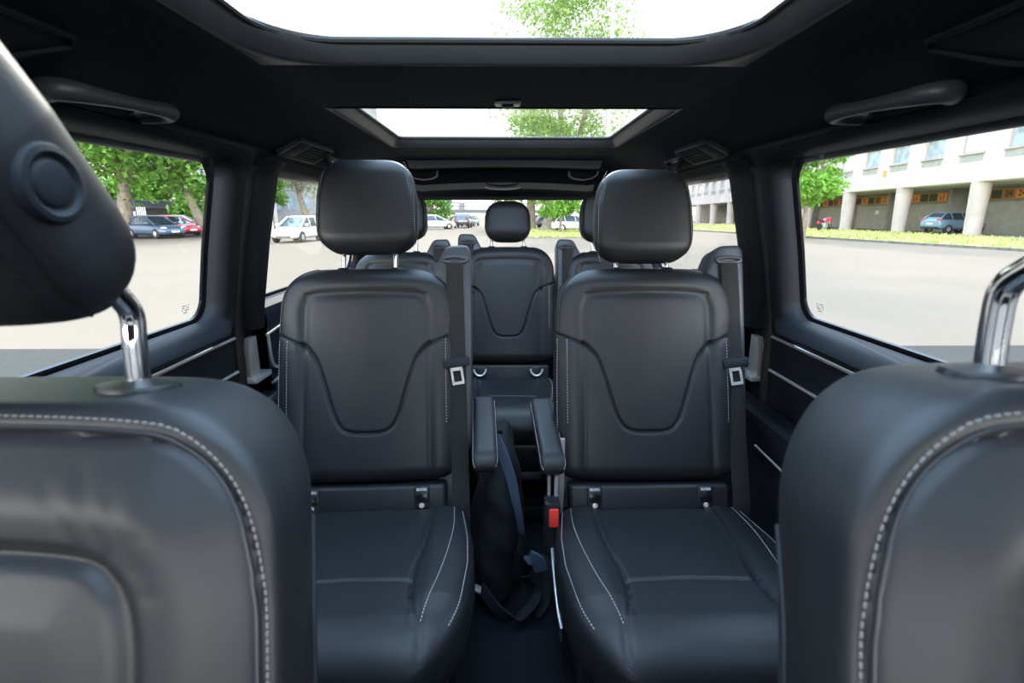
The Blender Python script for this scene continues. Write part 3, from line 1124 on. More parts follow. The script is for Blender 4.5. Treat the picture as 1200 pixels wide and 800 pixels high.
for i, (a, b) in enumerate((((2.49, -.008), (2.555, -.031)), ((2.692, -.095), (2.735, -.121)))):
    g = MB()
    off = -.004
    rows = [[header_pt(x, a[0] - .004, a[1] + off + .002) for x in xs[7:-7]], [header_pt(x, a[0], a[1] + off) for x in xs[7:-7]], [header_pt(x, (a[0] + b[0]) / 2 - .006, (a[1] + b[1]) / 2 + off - .002) for x in xs[7:-7]],
            [header_pt(x, b[0] - .004, b[1] + off) for x in xs[7:-7]], [header_pt(x, b[0], b[1] + off + .004) for x in xs[7:-7]]]
    g.grid(np.array(rows))
    struct(g.build(f'trim_{3 + i}', M['greytrim'], None, angle=60), ['grey cross strip behind the rear roof glass', 'grey arched strip above the rear window'][i], 'trim')
for i, (hole, lab) in enumerate(((HOLE_F, 'large front glass roof panel overhead'), (HOLE_R, 'smaller rear glass roof panel'))):
    g = MB()
    g.box((hole[0] + .005, hole[2] + .005, CEIL + .032), (hole[1] - .005, hole[3] - .005, CEIL + .036))
    struct(g.build(f'window_{wn}', M['glass_r'], None, smooth=False), lab, 'window')
    wn += 1
# black seals hugging the glass inside the openings
for i, (hole, rr) in enumerate(((HOLE_F, .105), (HOLE_R, .02))):
    g = MB()
    x0, x1, y0, y1 = hole[0] + .028, hole[1] - .028, hole[2] + .03, hole[3] - .027
    pts = [(x0, y0 + .05)] + [(x0 + rr - rr * math.cos(a_), y1 - rr + rr * math.sin(a_)) for a_ in np.linspace(0, PI / 2, 12)]
    pts += [(-x, y) for x, y in pts[::-1]]
    g.tube([(x, y, CEIL + .027) for x, y in resample(np.array(pts), 120)], .0055, 8)
    struct(g.build(f'trim_{5 + i}', M['rubber']), ['black seal around the front roof glass', 'black seal around the rear roof glass'][i], 'seal')

# rear wall with the tailgate window
rw = MB()


def rmap(x, z, disp, d):
    return (x, 2.86 + .10 * (1.0 - z) * .35 + disp, z)


hole_cell(rw, (-.76, .76, .70, 1.262), (-.62, .62, .80, 1.222), .07, rmap, [(0, 0), (.4, 0), (.7, -.012), (.9, -.010), (1.0, .0), (1.004, .02), (1.010, .03)])
rw.grid(np.array([[(x, 2.90, z) for x in np.linspace(-.80, .80, 6)] for z in (0, .3, .70)]))
struct(rw.build('wall_rear', M['pillar']), 'dark tailgate around the rear window', 'wall')
g = MB()
g.box((-.625, 2.885, .795), (.625, 2.889, 1.228))
struct(g.build(f'window_{wn}', M['glass_q'], None, smooth=False), 'rear window behind the third-row seats', 'window')

# door mouldings, pillars, seals ------------------------------------------------
tn = 7
for s, near in ((-1, 'on the side of the parked cars'), (1, 'on the garage building side')):
    for z, y0, y1, lab in ((.787, .60, 1.462, 'upper'), (.688, .60, 1.440, 'lower')):
        g = MB()
        g.tube([(s * (wall_x(z) - .004), y, z + .004 * math.sin((y - .6) * 2)) for y in np.linspace(y0, y1, 30)], .0045, 10)
        struct(g.build(f'trim_{tn}', M['satin']), f'{lab} silver strip along the sliding door {near}', 'trim')
        tn += 1
    # rubber seal in the gap behind the door
    g = MB()
    pts = [(s * (wall_x(z) - .004), 1.458 + .03 * max(0, (z - .9)) * .6, z) for z in np.linspace(.25, 1.27, 40)]
    g.tube(pts, [.013 - .002 * math.sin(i * .3) for i in range(40)], 10)
    struct(g.build(f'trim_{tn}', M['rubber']), f'black rubber seal behind the sliding door {near}', 'seal')
    tn += 1
    # pillar cover behind it
    g = MB()
    rows = []
    for z in np.linspace(.80, 1.285, 30):
        x = wall_x(z)
        yc = 1.55
        hw_ = np.interp(z, [.6, .8, 1.28], [.030, .036, .055])
        rows.append([(s * (x - d_), yc + hw_ * q, z) for q, d_ in ((-1.05, 0), (-.95, .02), (-.7, .034), (0, .038), (.7, .034), (.95, .022), (1.05, 0))])
    g.grid(np.array(rows))
    struct(g.build(f'trim_{tn}', M['pillar']), f'dark pillar cover between the side windows {near}', 'trim')
    tn += 1
    # champagne wedge at its foot
    g = MB()
    g.prism([(1.478, .660), (1.540, .660), (1.540, .778), (1.500, .778), (1.486, .74)], s * .764, s * .784, 0, .003)
    struct(g.build(f'trim_{tn}', M['champ']), f'champagne wedge at the foot of the pillar {near}', 'trim')
    tn += 1
    g = MB()
    g.box((min(s * .744, s * .788), 1.468, .644), (max(s * .744, s * .788), 1.572, .662), .004, 2)
    struct(g.build(f'trim_{tn}', M['satin']), f'bright foot plate below the champagne wedge {near}', 'trim')
    tn += 1
    g = MB()
    c = smooth_curve([(s * .738, 1.560, .775), (s * .738, 1.565, .70), (s * .738, 1.585, .667), (s * .738, 1.64, .655), (s * .738, 1.75, .672), (s * .738, 1.80, .70)], 40)
    g.tube(c, .005, 8)
    struct(g.build(f'trim_{tn}', M['satin']), f'curved silver line around the rear side tray {near}', 'trim')
    tn += 1
    g = MB()
    g.tube([(s * .742, 1.56 + .05 * i, .775 + .004 * i) for i in range(20)], .0045, 8)
    struct(g.build(f'trim_{tn}', M['satin']), f'straight silver strip below the rear quarter window {near}', 'trim')
    tn += 1
    g = MB()
    g.tube([(s * .742, 1.56 + .05 * i, .618 + .003 * i) for i in range(20)], .0045, 8)
    struct(g.build(f'trim_{tn}', M['satin']), f'low silver strip behind the pillar foot {near}', 'trim')
    tn += 1
    # rear quarter lining
    g = MB()
    P = smooth_curve([(.775, .87), (.748, .855), (.744, .80), (.752, .76), (.752, .64), (.740, .60), (.735, .45), (.735, 0)], 30)
    g.grid(np.array([[(s * x, y, z) for x, z in P] for y in np.linspace(1.575, 2.86, 12)]))
    struct(g.build(f'trim_{tn}', M['panel']), f'navy lining below the rear quarter window {near}', 'trim')
    tn += 1
    # door armrest ledge
    g = MB()
    P = [(.775, .590), (.742, .590), (.722, .587), (.714, .578), (.714, .55), (.722, .52), (.735, .40), (.735, .10), (.79, .06)]
    P = smooth_curve(P, 40)
    g.grid(np.array([[(s * x, y, z) for x, z in P] for y in np.linspace(.58, 1.64, 14)]))
    for y in (.58, 1.64):
        o_ = g.add([(s * x, y, z) for x, z in P], [tuple(range(len(P)))])
    struct(g.build(f'trim_{tn}', M['trim']), f'padded ledge low on the sliding door {near}', 'trim')
    tn += 1
    g = MB()
    g.tube([(s * .708, y, .50 + .02 * (y - 1.2)) for y in np.linspace(.9, 1.33, 12)], .003, 8)
    struct(g.build(f'trim_{tn}', M['satin']), f'thin silver line under the door ledge {near}', 'trim')
    tn += 1


# fittings on the ceiling ---------------------------------------------------------
def grab_handle(s, label):
    e = empty('grab_handle', (s * .600, .865, 1.318), label, 'handle', 0, 'ceiling grab handles')
    # runs fore and aft along the roof edge
    path = [(.046, -.072, -.010), (.022, -.098, -.013), (-.004, -.090, -.014), (-.012, -.05, -.013), (-.014, .03, -.009), (-.014, .095, -.005), (-.004, .126, -.004), (.018, .132, -.005), (.050, .116, -.008)]
    pts = smooth_curve([(s * x, y, z) for x, y, z in path], 60)
    g = MB()
    g.tube(pts, [.0135 + .003 * math.cos(2 * PI * i / 59) for i in range(60)], 14)
    go = g.build('grip', M['tower'], e)
    for y in (-.065, .125):
        h = MB()
        h.box((-.018, y - .020, -.016), (.014, y + .020, .03), .008, 3, Matrix.Translation((s * .048, 0, .0)))
        h.build('mount', M['tower'], e)
    h = MB()
    h.lathe([(.006, .0), (.006, .012), (.004, .016)], (0, 0, 0), 12)
    h.tube([(0, 0, .004), (0, .010, -.006), (0, .020, -.008)], .003, 8)
    h.build('coat_hook', M['tower'], e, mtx=Matrix.Translation((s * .030, -.01, .004)))
    return e


grab_handle(-1, 'black grab handle above the window with the parked cars')
grab_handle(1, 'black grab handle above the window with the garages')


def roof_vent(s, label):
    e = empty('air_vent', (s * .608, 1.675, 1.324), label, 'air vent', 0, 'ceiling air vents')
    mtx = Matrix.Rotation(s * R(27), 4, 'Y') @ Matrix.Scale(.72, 4, (1, 0, 0))
    fr = MB()
    for a, b in (((-.060, -.145), (.060, -.128)), ((-.060, .128), (.060, .145)), ((-.060, -.145), (-.048, .145)), ((.048, -.145), (.060, .145))):
        fr.box((a[0], a[1], -.006), (b[0], b[1], .014), .003, 2, mtx)
    fr.build('vent_frame', M['tower'], e)
    bk = MB()
    bk.box((-.050, -.130, .004), (.050, .130, .016), 0, 1, mtx)
    bk.build('vent_back', M['black'], e)
    for i in range(5):
        sl = MB()
        x = -.036 + .018 * i
        sl.box((x - .006, -.030, -.006), (x + .006, .128, -.0035), .0008, 1, mtx @ Matrix.Translation((0, 0, 0)))
        sl.build('vent_slat', M['trim'], e)
    pl = MB()
    pl.box((-.048, -.130, -.006), (.048, -.034, .004), .004, 2, mtx)
    pl.build('vent_cover', M['trim'], e)
    return e


roof_vent(-1, 'slatted roof vent over the window with the white car')
roof_vent(1, 'slatted roof vent beside the garage building window')


def coat_hook(s, label):
    e = empty('roof_hook', (s * .600, 1.90, 1.318), label, 'hook', 0, 'roof hooks behind the vents')
    g = MB()
    g.tube(smooth_curve([(0, -.08, .012), (-s * .004, -.065, -.014), (-s * .006, -.02, -.022), (-s * .006, .03, -.022), (0, .07, -.012), (0, .08, .012)], 30), 1.0, 12, flat=(.012, .008))
    g.build('grip', M['trim'], e)
    b = MB()
    b.box((-.016, -.09, .0), (.016, .09, .02), .006, 2)
    b.build('mount', M['black'], e)
    return e


coat_hook(-1, 'small black handle behind the roof vent on the parked cars side')
coat_hook(1, 'small black handle behind the roof vent on the garage side')


def roof_flap(s, label):
    e = empty('roof_flap', (s * .585, .535, 1.338), label, 'flap', 0, 'roof flaps above the front seats')
    mtx = Matrix.Rotation(s * R(30), 4, 'Y') @ Matrix.Scale(s, 4, (1, 0, 0))
    p = MB()
    p.prism([(-.045, -.28), (.050, -.28), (.050, .11), (.030, .14), (-.030, .20), (-.045, .19)], -.006, .010, 2, .004, 2, mtx)
    po = p.build('flap_panel', M['trim'], e)
    l = MB()
    l.tube([mtx @ Vector(q) for q in ((.050, -.27, -.006), (.050, .11, -.006), (.030, .14, -.006), (-.030, .20, -.006), (-.045, .19, -.006), (-.045, -.27, -.006))], .0045, 8)
    l.build('flap_lip', M['trim'], e)
    return e


roof_flap(-1, 'dark roof flap ahead of the grab handle over the parked cars window')
roof_flap(1, 'dark roof flap ahead of the grab handle over the garages window')

# sunblind latch on the cross beam
e = empty('blind_latch', (.007, 1.285, CEIL), 'small silver-framed latch in the middle of the roof cross beam', 'latch')
g = MB(); g.box((-.030, -.022, -.006), (.030, .022, .002), .004, 2); g.build('latch_plate', M['satin'], e)
g = MB(); g.box((-.014, -.012, -.009), (.014, .012, -.004), .003, 2); g.build('latch_pocket', M['black'], e)
g = MB(); g.tube([(-.012, -.004, -.011), (0, -.006, -.013), (.012, -.004, -.011)], .003, 8); g.build('latch_pull', M['satin'], e)

# rear reading lamps and tailgate handle
for x, s, lab in ((-.405, -1, 'half-moon roof lamp near the footbridge end of the rear header'), (.390, 1, 'half-moon roof lamp near the trees end of the rear header')):
    e = empty('roof_lamp', (x, 2.668, 1.330), lab, 'lamp', 0, 'rear roof lamps')
    pts = [(-.075, .022), (.075, .028)] if s < 0 else [(-.075, .028), (.075, .022)]
    out = [(-.078, .026), (.078, .028), (.074, -.010), (.050, -.024), (0, -.030), (-.045, -.022), (-.072, -.004)]
    if s > 0:
        out = [(-a, b) for a, b in out][::-1]
    g = MB(); g.prism(out, -.012, .03, 1, .004, 2); g.build('lamp_bezel', M['bezel'], e)
    g = MB(); g.prism([(a * .88, b * .80) for a, b in out], -.017, -.010, 1, .003, 2); g.build('lamp_lens', M['trim'], e)
e = empty('tailgate_handle', (-.012, 2.700, 1.288), 'oval dark pull handle in the arched strip over the rear window', 'handle')
g = MB(); g.lathe([(.055, .0), (.062, .008), (.05, .012), (.03, .014)], (0, 0, 0), 32); g.build('handle_cup', M['black'], e, mtx=Matrix.Rotation(R(80), 4, 'X') @ Matrix.Scale(1.35, 4, (1, 0, 0)) @ Matrix.Scale(.26, 4, (0, 1, 0)))
g = MB(); g.tube([(.088 * math.cos(a), -.016, -.016 + .012 * math.sin(a)) for a in np.linspace(PI, 2 * PI, 24)], .0045, 8); g.build('handle_rim', M['satin'], e)

# ------------------------------------------------------------------ backpack in the aisle
e = empty('backpack', (-.046, 1.48, 0), 'black backpack with loose straps standing in the aisle behind the armrest', 'bag')
hs = rolled(0.0, .50, 60, .12, .05)
cr = corner(hs, 0, .50, .16, .05, 2.0)
w = .078 * np.interp(hs, [0, .15, .35, .5], [1, 1.03, .85, .55]) * (.35 + .65 * cr)
f = .21 * np.interp(hs, [0, .2, .5], [1, 1, .7]) * (.25 + .75 * cr)


def bagd(X, H):
    return .006 * np.sin(H * 22 + X * 20) * np.sin(X * 30 + 1.2) + .0025 * np.sin(H * 60 + X * 42)


bgp = Pillow(hs, w, f, .16 * (.25 + .75 * cr), 70, 40, ef=2.8, eb=2.6, disp=bagd)
bgp.X += .006 * np.sin(bgp.H * 24 + bgp.Y * 25) * (bgp.H > .02)
bgp.mesh(Matrix.Rotation(R(4), 4, 'Y')).build('bag_body', M['bag'], e)
g = MB(); g.prism([(-.16, .06), (.06, .06), (.07, .16), (.04, .27), (-.13, .27), (-.17, .17)], .055, .100, 0, .018, 3); g.build('side_pocket', M['bag'], e)
for C, mm in (([(.015, -.10, .51), (.038, -.13, .47), (.062, -.155, .40), (.075, -.16, .32), (.085, -.15, .24), (.088, -.13, .20)], 'strapblue'),
              ([(.02, -.04, .50), (.05, -.06, .44), (.075, -.08, .36), (.090, -.09, .27)], 'bag'),
              ([(-.03, -.22, .10), (.02, -.26, .06), (.07, -.27, .035), (.11, -.25, .05), (.135, -.21, .055), (.13, -.17, .05), (.10, -.18, .10)], 'bag'),
              ([(.10, -.10, .05), (.13, -.10, .10), (.155, -.12, .12), (.17, -.16, .085), (.16, -.20, .03), (.13, -.24, .012)], 'bag')):
    g = MB(); g.tube(smooth_curve(C, 50), 1.0, 8, flat=(.016, .003), up=(1, -.3, .25)); g.build('shoulder_strap', M[mm], e)
g = MB(); g.tube(smooth_curve([(.085, -.12, .105), (.11, -.14, .135), (.14, -.15, .130), (.152, -.155, .10)], 20), 1.0, 8, flat=(.022, .006), up=(1, -.2, .2)); tag(g.build('strap_pad', M['strapblue'], e), 'blue-grey strap pad')
g = MB(); g.box((-.010, -.012, -.004), (.010, .012, .004), .002, 2, Matrix.Translation((-.035, -.235, .105)) @ Matrix.Rotation(R(30), 4, 'Y')); g.build('strap_buckle', M['satin'], e)

g = MB(); g.tube([(-.012, -.38, .245), (.035, -.38, .245)], .004, 8); g.tube([(.011, -.38, .245), (.011, -.36, .265), (.011, -.30, .27)], .003, 6)
g.build('release_bar', M['satin'], mid)
# plinth under the third row
g = MB(); g.box((-.62, 1.72, 0.0), (.62, 2.30, .071), .015, 2)
tag(g.build('seat_plinth', M['black']), 'black plinth under the third-row seats', 'plinth')

# ================================================================== outside
g = MB()
g.add([(-400, 5.45, GZ), (400, 5.45 + 1.2, GZ), (400, 500, GZ), (-400, 500, GZ)], [(0, 1, 2, 3)])
struct(g.build('ground', M['concrete'], smooth=False), 'pale concrete car park around the van', 'ground')
g = MB()
g.add([(-400, -300, GZ), (400, -300, GZ), (400, 6.65, GZ), (-400, 5.45, GZ)], [(0, 1, 2, 3)])
struct(g.build('road', M['asphalt'], smooth=False), 'dark grey asphalt lane beside the van', 'road')


# ------------------------------------------------------------------ trees
def leaf_cloud(mb, centers, radii, n, size, squash=.8):
    for _ in range(n):
        i = rng.integers(len(centers))
        d = rng.normal(size=3)
        d /= np.linalg.norm(d)
        q = d * radii[i] * rng.random() ** .45
        q[2] *= squash
        p = Vector(centers[i]) + Vector(q)
        nrm = Vector(rng.normal(size=3) + np.array([0, 0, .8]))
        nrm.normalize()
        u = nrm.orthogonal().normalized()
        a = rng.random() * 6.28
        v = nrm.cross(u)
        u, v = u * math.cos(a) + v * math.sin(a), v * math.cos(a) - u * math.sin(a)
        s = size * (.6 + .8 * rng.random())
        b = nrm * s * .18
        mb.add([p - u * s, p - v * s * .55 + b, p + u * s, p + v * s * .55 + b], [(0, 1, 2, 3)])


def tree(label, base, height, spread, trunk_r, crown_lo, leaf, n=2600, size=.33, lean=(0, 0), fork=.35, seed=1, clumps=26, group=None, lower=1.0):
    rnd = random.Random(seed)
    e = empty('tree', base, label, 'tree', 0, group)
    tb = MB()
    fz = height * fork
    top = Vector((lean[0], lean[1], fz))
    tb.tube(smooth_curve([(0, 0, -.1), (lean[0] * .3, lean[1] * .3, fz * .4), tuple(top)], 12), [trunk_r * (1.25 - .5 * i / 11) if i else trunk_r * 1.5 for i in range(12)], 10)
    cents, rad = [], []
    nb = 5
    for k in range(nb):
        a = 2 * PI * k / nb + rnd.random()
        end = top + Vector((math.cos(a) * spread * (.45 + .3 * rnd.random()), math.sin(a) * spread * (.45 + .3 * rnd.random()), (height - fz) * (.35 + .45 * rnd.random())))
        mid = top.lerp(end, .5) + Vector((rnd.uniform(-.3, .3), rnd.uniform(-.3, .3), .25 * (end - top).length * .5))
        tb.tube(smooth_curve([tuple(top - Vector((0, 0, .2))), tuple(mid), tuple(end)], 10), [trunk_r * (.55 - .045 * i) for i in range(10)], 8)
        for j in range(2):
            e2 = end + Vector((rnd.uniform(-1, 1) * spread * .35, rnd.uniform(-1, 1) * spread * .35, rnd.uniform(0, .25) * (height - fz)))
            tb.tube(smooth_curve([tuple(mid), tuple(mid.lerp(e2, .5) + Vector((0, 0, .3))), tuple(e2)], 8), [trunk_r * (.28 - .028 * i) for i in range(8)], 6)
    tb.build('trunk', M['bark'], e)
    for k in range(clumps):
        z = crown_lo + (height - crown_lo) * (rnd.random() ** .9)
        q = (z - crown_lo) / (height - crown_lo)
        env = spread * math.sqrt(max(.08, 1 - (2 * q - .85) ** 2 / 1.4))
        a = rnd.random() * 2 * PI
        rr = env * math.sqrt(rnd.random())
        cents.append((lean[0] + rr * math.cos(a), lean[1] + rr * math.sin(a), z))
        rad.append(spread * rnd.uniform(.22, .42))
    fb = MB()
    leaf_cloud(fb, cents, rad, n, size)
    fb.build('foliage', M[leaf], e, smooth=False)
    return e


tree('big deep green tree with forked trunk beside the blue car', at_dist(146, 44), 14, 8.2, .46, 4.1, 'leafA', n=34000, size=.19, lean=(.3, .2), fork=.27, seed=3, clumps=170, group='trees along the car park')
tree('thin pale tree leaning at the end of the ivy hedge', at_dist(238, 46), 12, 5.2, .32, 6.3, 'leafB', n=9000, size=.22, lean=(-1.2, .2), fork=.30, seed=8, clumps=80, group='trees along the car park')
tree('dark round tree behind the white post', at_dist(318, 50), 9.5, 2.2, .28, 2.5, 'leafA', n=6000, size=.22, fork=.25, seed=5, clumps=50, group='trees along the car park')
tree('hazy bare-branched tree behind the white car', at_dist(362, 62), 13, 5.0, .35, 4.0, 'leafC', n=5000, size=.20, lean=(-.8, 0), fork=.28, seed=11, clumps=30, group='trees along the car park')
tree('tall grey-trunked tree whose crown rises above the roof glass', at_dist(639, 50), 23, 6.6, .42, 3.4, 'leafB', n=17000, size=.16, lean=(2.0, .3), fork=.2, seed=21, clumps=130, group='trees behind the van')
tree('half-hidden tree beside the middle headrest', at_dist(622, 56), 11, 4.8, .50, 3.0, 'leafB', n=9000, size=.2, fork=.30, seed=27, clumps=50, group='trees behind the van')
tree('young bright tree with low crown on the grass strip', at_dist(657, 44), 5.2, 1.9, .13, 1.3, 'leafD', n=5000, size=.15, fork=.24, seed=31, clumps=26, group='trees behind the van')
tree('bright leafy tree in front of the garage columns', Vector((19.5, 34.0, GZ)), 7.2, 2.5, .16, 2.3, 'leafD', n=7000, size=.17, fork=.30, seed=37, clumps=34)
tree('low dark tree under the footbridge', at_dist(507, 70), 4.2, 3.0, .2, .8, 'leafA', n=1500, size=.25, fork=.3, seed=41, clumps=20)

# ivy hedge between the trees
hd = MB()
a, b = at_dist(90, 64), at_dist(246, 62)
cs, rs_ = [], []
for k in range(100):
    t = random.random()
    p = a.lerp(b, t)
    cs.append((p.x, p.y + random.uniform(-.6, .6), GZ + random.uniform(.2, 4.6)))
    rs_.append(random.uniform(.8, 1.3))
leaf_cloud(hd, cs, rs_, 24000, .22)
tag(hd.build('ivy_hedge', M['leafD'], smooth=False), 'tall bright ivy hedge behind the red car', 'hedge')

# ------------------------------------------------------------------ cars
WHEEL = None


def car(label, loc, heading, col, L=4.1, W=1.74, Hh=1.48, suv=False, group=None, extras=None, name='car'):
    """heading: direction of the nose in degrees from +x"""
    e = empty(name, loc, label, 'car', R(heading), group)
    k = L / 4.1
    raise_ = .10 if suv else 0
    st = [(-2.04, .50, .70, .66), (-2.02, .36, .82, .80), (-1.95, .28, .92, .86), (-1.5, .22, .97, .87), (-.8, .20, .97, .87), (.2, .20, .95, .87), (.8, .20, .93, .87), (1.1, .20, .90, .86), (1.6, .22, .80, .83),
          (1.9, .26, .70, .76), (2.02, .34, .60, .66), (2.05, .42, .54, .55)]
    mb = MB()
    rows = []
    for x, zb, zt, w in st:
        zb, zt = zb + raise_, zt * Hh / 1.48 + raise_
        w *= W / 1.74
        row = []
        for j in range(28):
            an = 2 * PI * j / 28
            c, s = math.cos(an), math.sin(an)
            yy = math.copysign(abs(c) ** .5, c) * w
            zz = (zb + zt) / 2 + math.copysign(abs(s) ** .55, s) * (zt - zb) / 2
            yy *= 1 - .05 * max(0, s)
            row.append((x * k, yy, zz))
        rows.append(row)
    o = mb.n
    mb.grid(np.array(rows), closed_u=True)
    mb.f.append(tuple(range(28))[::-1])
    mb.f.append(tuple(11 * 28 + j for j in range(28)))
    body = mb.build('car_body', col, e, angle=50)
    # glasshouse and roof
    zb, zr = .90 * Hh / 1.48 + raise_, Hh
    gh = MB()

    def level(q, grow=0):
        xr = (-1.94 + .62 * q ** 1.4) * k - grow
        xf = (1.22 - 1.22 * q ** .9) * k + grow
        w = (.80 - .20 * q ** 1.2) * W / 1.74 + grow
        z = zb + (zr - zb) * q
        pts = []
        for j in range(32):
            an = 2 * PI * (j + .5) / 32
            c, s = math.cos(an), math.sin(an)
            pts.append(((xr + xf) / 2 + math.copysign(abs(c) ** .38, c) * (xf - xr) / 2, math.copysign(abs(s) ** .38, s) * w, z))
        return pts
    qs = np.linspace(0, .86, 6)
    gh.grid(np.array([level(q) for q in qs]), closed_u=True)
    gh.build('window_glass', M['carglass'], e, angle=50)
    rf = MB()
    lv = [level(.84, .008), level(.90, .006), level(.96, -.02)]
    top = level(1.0, -.12)
    lv.append(top)
    rf.grid(np.array(lv), closed_u=True)
    cx = sum(p[0] for p in top) / 32
    o = rf.add([(cx, 0, Hh + .015)], [])
    base = 3 * 32
    for j in range(32):
        rf.f.append((base + j, base + (j + 1) % 32, o))
    rf.build('car_roof', col, e, angle=50)
    pl = MB()
    for s in (-1, 1):
        for x0, x1 in ((1.10, .16), (-1.93, -1.60), (-.05, -.18), (-.98, -1.10)):
            wl = lambda q: (.80 - .20 * q ** 1.2) * W / 1.74
            pts = []
            for q in np.linspace(0, .9, 6):
                x = (x0 + (x1 - x0) * q) * k
                if x0 == 1.10:
                    x = (1.16 - 1.22 * q ** .9) * k
                    y = wl(q) - .07
                elif x0 < -1.9:
                    x = (-1.86 + .62 * q ** 1.4) * k
                    y = wl(q) - .07
                else:
                    y = wl(q) + .002
                pts.append((x, s * y, zb + (zr - zb) * q))
            pl.tube(pts, .045 if abs(x0) > 1.05 else .028, 8)
    pl.build('pillar', col, e)
    # lamps, grille, plates, mirrors
    for s in (-1, 1):
        g = MB()
        g.lathe([(.02, -.06), (.10, -.04), (.12, 0), (.08, .04), (.02, .06)], (0, 0, 0), 16, 'x')
        g.build('headlight', M['lamp'], e, mtx=Matrix.Translation((1.84 * k, s * .60 * W / 1.74, .66 * Hh / 1.48 + raise_)) @ Matrix.Rotation(s * .6, 4, 'Z') @ Matrix.Scale(.75, 4, (0, 0, 1)) @ Matrix.Scale(1.5, 4, (0, 1, 0)))
        g = MB()
        g.box((-.06, -.14, -.075), (.06, .14, .075), .03, 3)
        g.build('tail_light', M['taillamp'], e, mtx=Matrix.Translation((-1.95 * k, s * .66 * W / 1.74, .84 * Hh / 1.48 + raise_)) @ Matrix.Rotation(-s * .35, 4, 'Z'))
        g = MB()
        g.box((-.08, -.09, -.06), (.06, .09, .07), .03, 3)
        g.build('wing_mirror', col, e, mtx=Matrix.Translation((.72 * k, s * .92 * W / 1.74, .98 * Hh / 1.48 + raise_)))
    g = MB(); g.box((1.93 * k, -.42, .30 + raise_), (2.03 * k, .42, .44 + raise_), .03, 2); g.build('grille', M['black'], e)
    g = MB(); g.box((2.035 * k, -.26, .40 + raise_), (2.055 * k, .26, .51 + raise_)); g.build('front_plate', M['plate'], e, smooth=False)
    g = MB(); g.box((-2.05 * k, -.26, .62 + raise_), (-2.035 * k, .26, .73 + raise_)); g.build('rear_plate', M['plate'], e, smooth=False)
    g = MB(); g.box((-2.06 * k, -.72 * W / 1.74, .26 + raise_), (-1.80 * k, .72 * W / 1.74, .46 + raise_), .05, 2); g.build('rear_bumper', M['black'] if suv else col, e)
    wr = .32 if not suv else .35
    for x in (-1.26 * k, 1.28 * k):
        for s in (-1, 1):
            wy = s * (W / 2 - .085)
            g = MB(); g.lathe([(wr * .62, -.10), (wr * .93, -.105), (wr, -.07), (wr, .07), (wr * .93, .105), (wr * .62, .10)], (x, wy, wr), 28, 'y')
            wo = g.build('wheel', M['tyre'], e)
            g = MB(); g.lathe([(.03, -.112), (wr * .25, -.110), (wr * .62, -.095), (wr * .66, -.09), (wr * .66, .09), (wr * .62, .095), (wr * .25, .110), (.03, .112)], (x, wy, wr), 20, 'y')
            g.build('rim', M['alloy'], wo)
    if extras:
        extras(e, k)
    return e


P_blue, P_red, P_white, P_grey, P_suv, P_dark = (paint('blue_car_paint', (.06, .09, .15)), paint('red_car_paint', (.55, .025, .05)), paint('white_car_paint', (.74, .74, .74)), paint('grey_car_paint', (.25, .28, .32)),
                                            paint('steel_blue_car_paint', (.13, .21, .27)), paint('dark_car_paint', (.06, .065, .075)))


def checker(e, k):
    g = MB()
    for i in range(3):
        for j in range(4):
            if (i + j) % 2 == 0:
                x, z = -1.55 + i * .19, .40 + j * .15
                for s in (-1, 1):
                    g.box((x, s * .872 - .004, z), (x + .19, s * .872 + .004, z + .15))
    tag(g.build('checker_marking', M['taillamp'], e, smooth=False), 'red chequer pattern on the rear wing')


car('blue hatchback parked beside the forked tree trunk', at_dist(181, 42.5), -26, P_blue, L=4.2, group='parked cars by the hedge')
car('red hatchback parked between the blue car and the hedge', at_dist(203, 46), -24, P_red, L=4.2, group='parked cars by the hedge')
car('grey-blue car just behind the red hatchback', at_dist(210, 51), -24, P_grey, L=4.2, group='parked cars by the hedge')
car('white hatchback with red chequer marking crossing the car park', at_dist(348, 33), -95, P_white, L=3.6, W=1.65, Hh=1.47, extras=checker)
car('pale car with roof just visible behind the white hatchback', at_dist(372, 48), -150, P_grey, L=4.3)
car('steel blue crossover parked among the garage columns', Vector((35.7, 41.3, GZ + .06)), 6, P_suv, L=4.35, W=1.8, Hh=1.66, suv=True)
car('dark estate car seen alone below the footbridge', at_dist(543, 62), 88, P_dark, L=4.4, Hh=1.6, suv=True, group='cars beyond the rear window')
car('grey car next to the dark estate below the footbridge', at_dist(551, 70), 80, P_grey, L=4.2, group='cars beyond the rear window')
car('white car nearest the bushes below the footbridge', at_dist(510, 56), 20, P_white, L=4.2, group='cars beyond the rear window')
car('red car at the edge of the rear window below the footbridge', at_dist(502, 64), 20, P_red, L=4.2, group='cars beyond the rear window')
car('dark red car between the grey tree trunks', at_dist(632, 64), 10, P_red, L=4.2, group='cars beyond the rear window')
car('dark car beside the grey tree trunk', at_dist(647, 62), 15, P_dark, L=4.2, group='cars beyond the rear window')
car('white car behind the young bright tree', at_dist(673, 50), 8, P_white, L=4.4, group='cars beyond the rear window')

# grass strips and kerbs
def strip(name, pts, z, m, label, cat, kind):
    g = MB()
    g.add([(p[0], p[1], z) for p in pts], [tuple(range(len(pts)))])
    o = g.build(name, m, smooth=False)
    tag(o, label, cat, kind=kind)
    return o


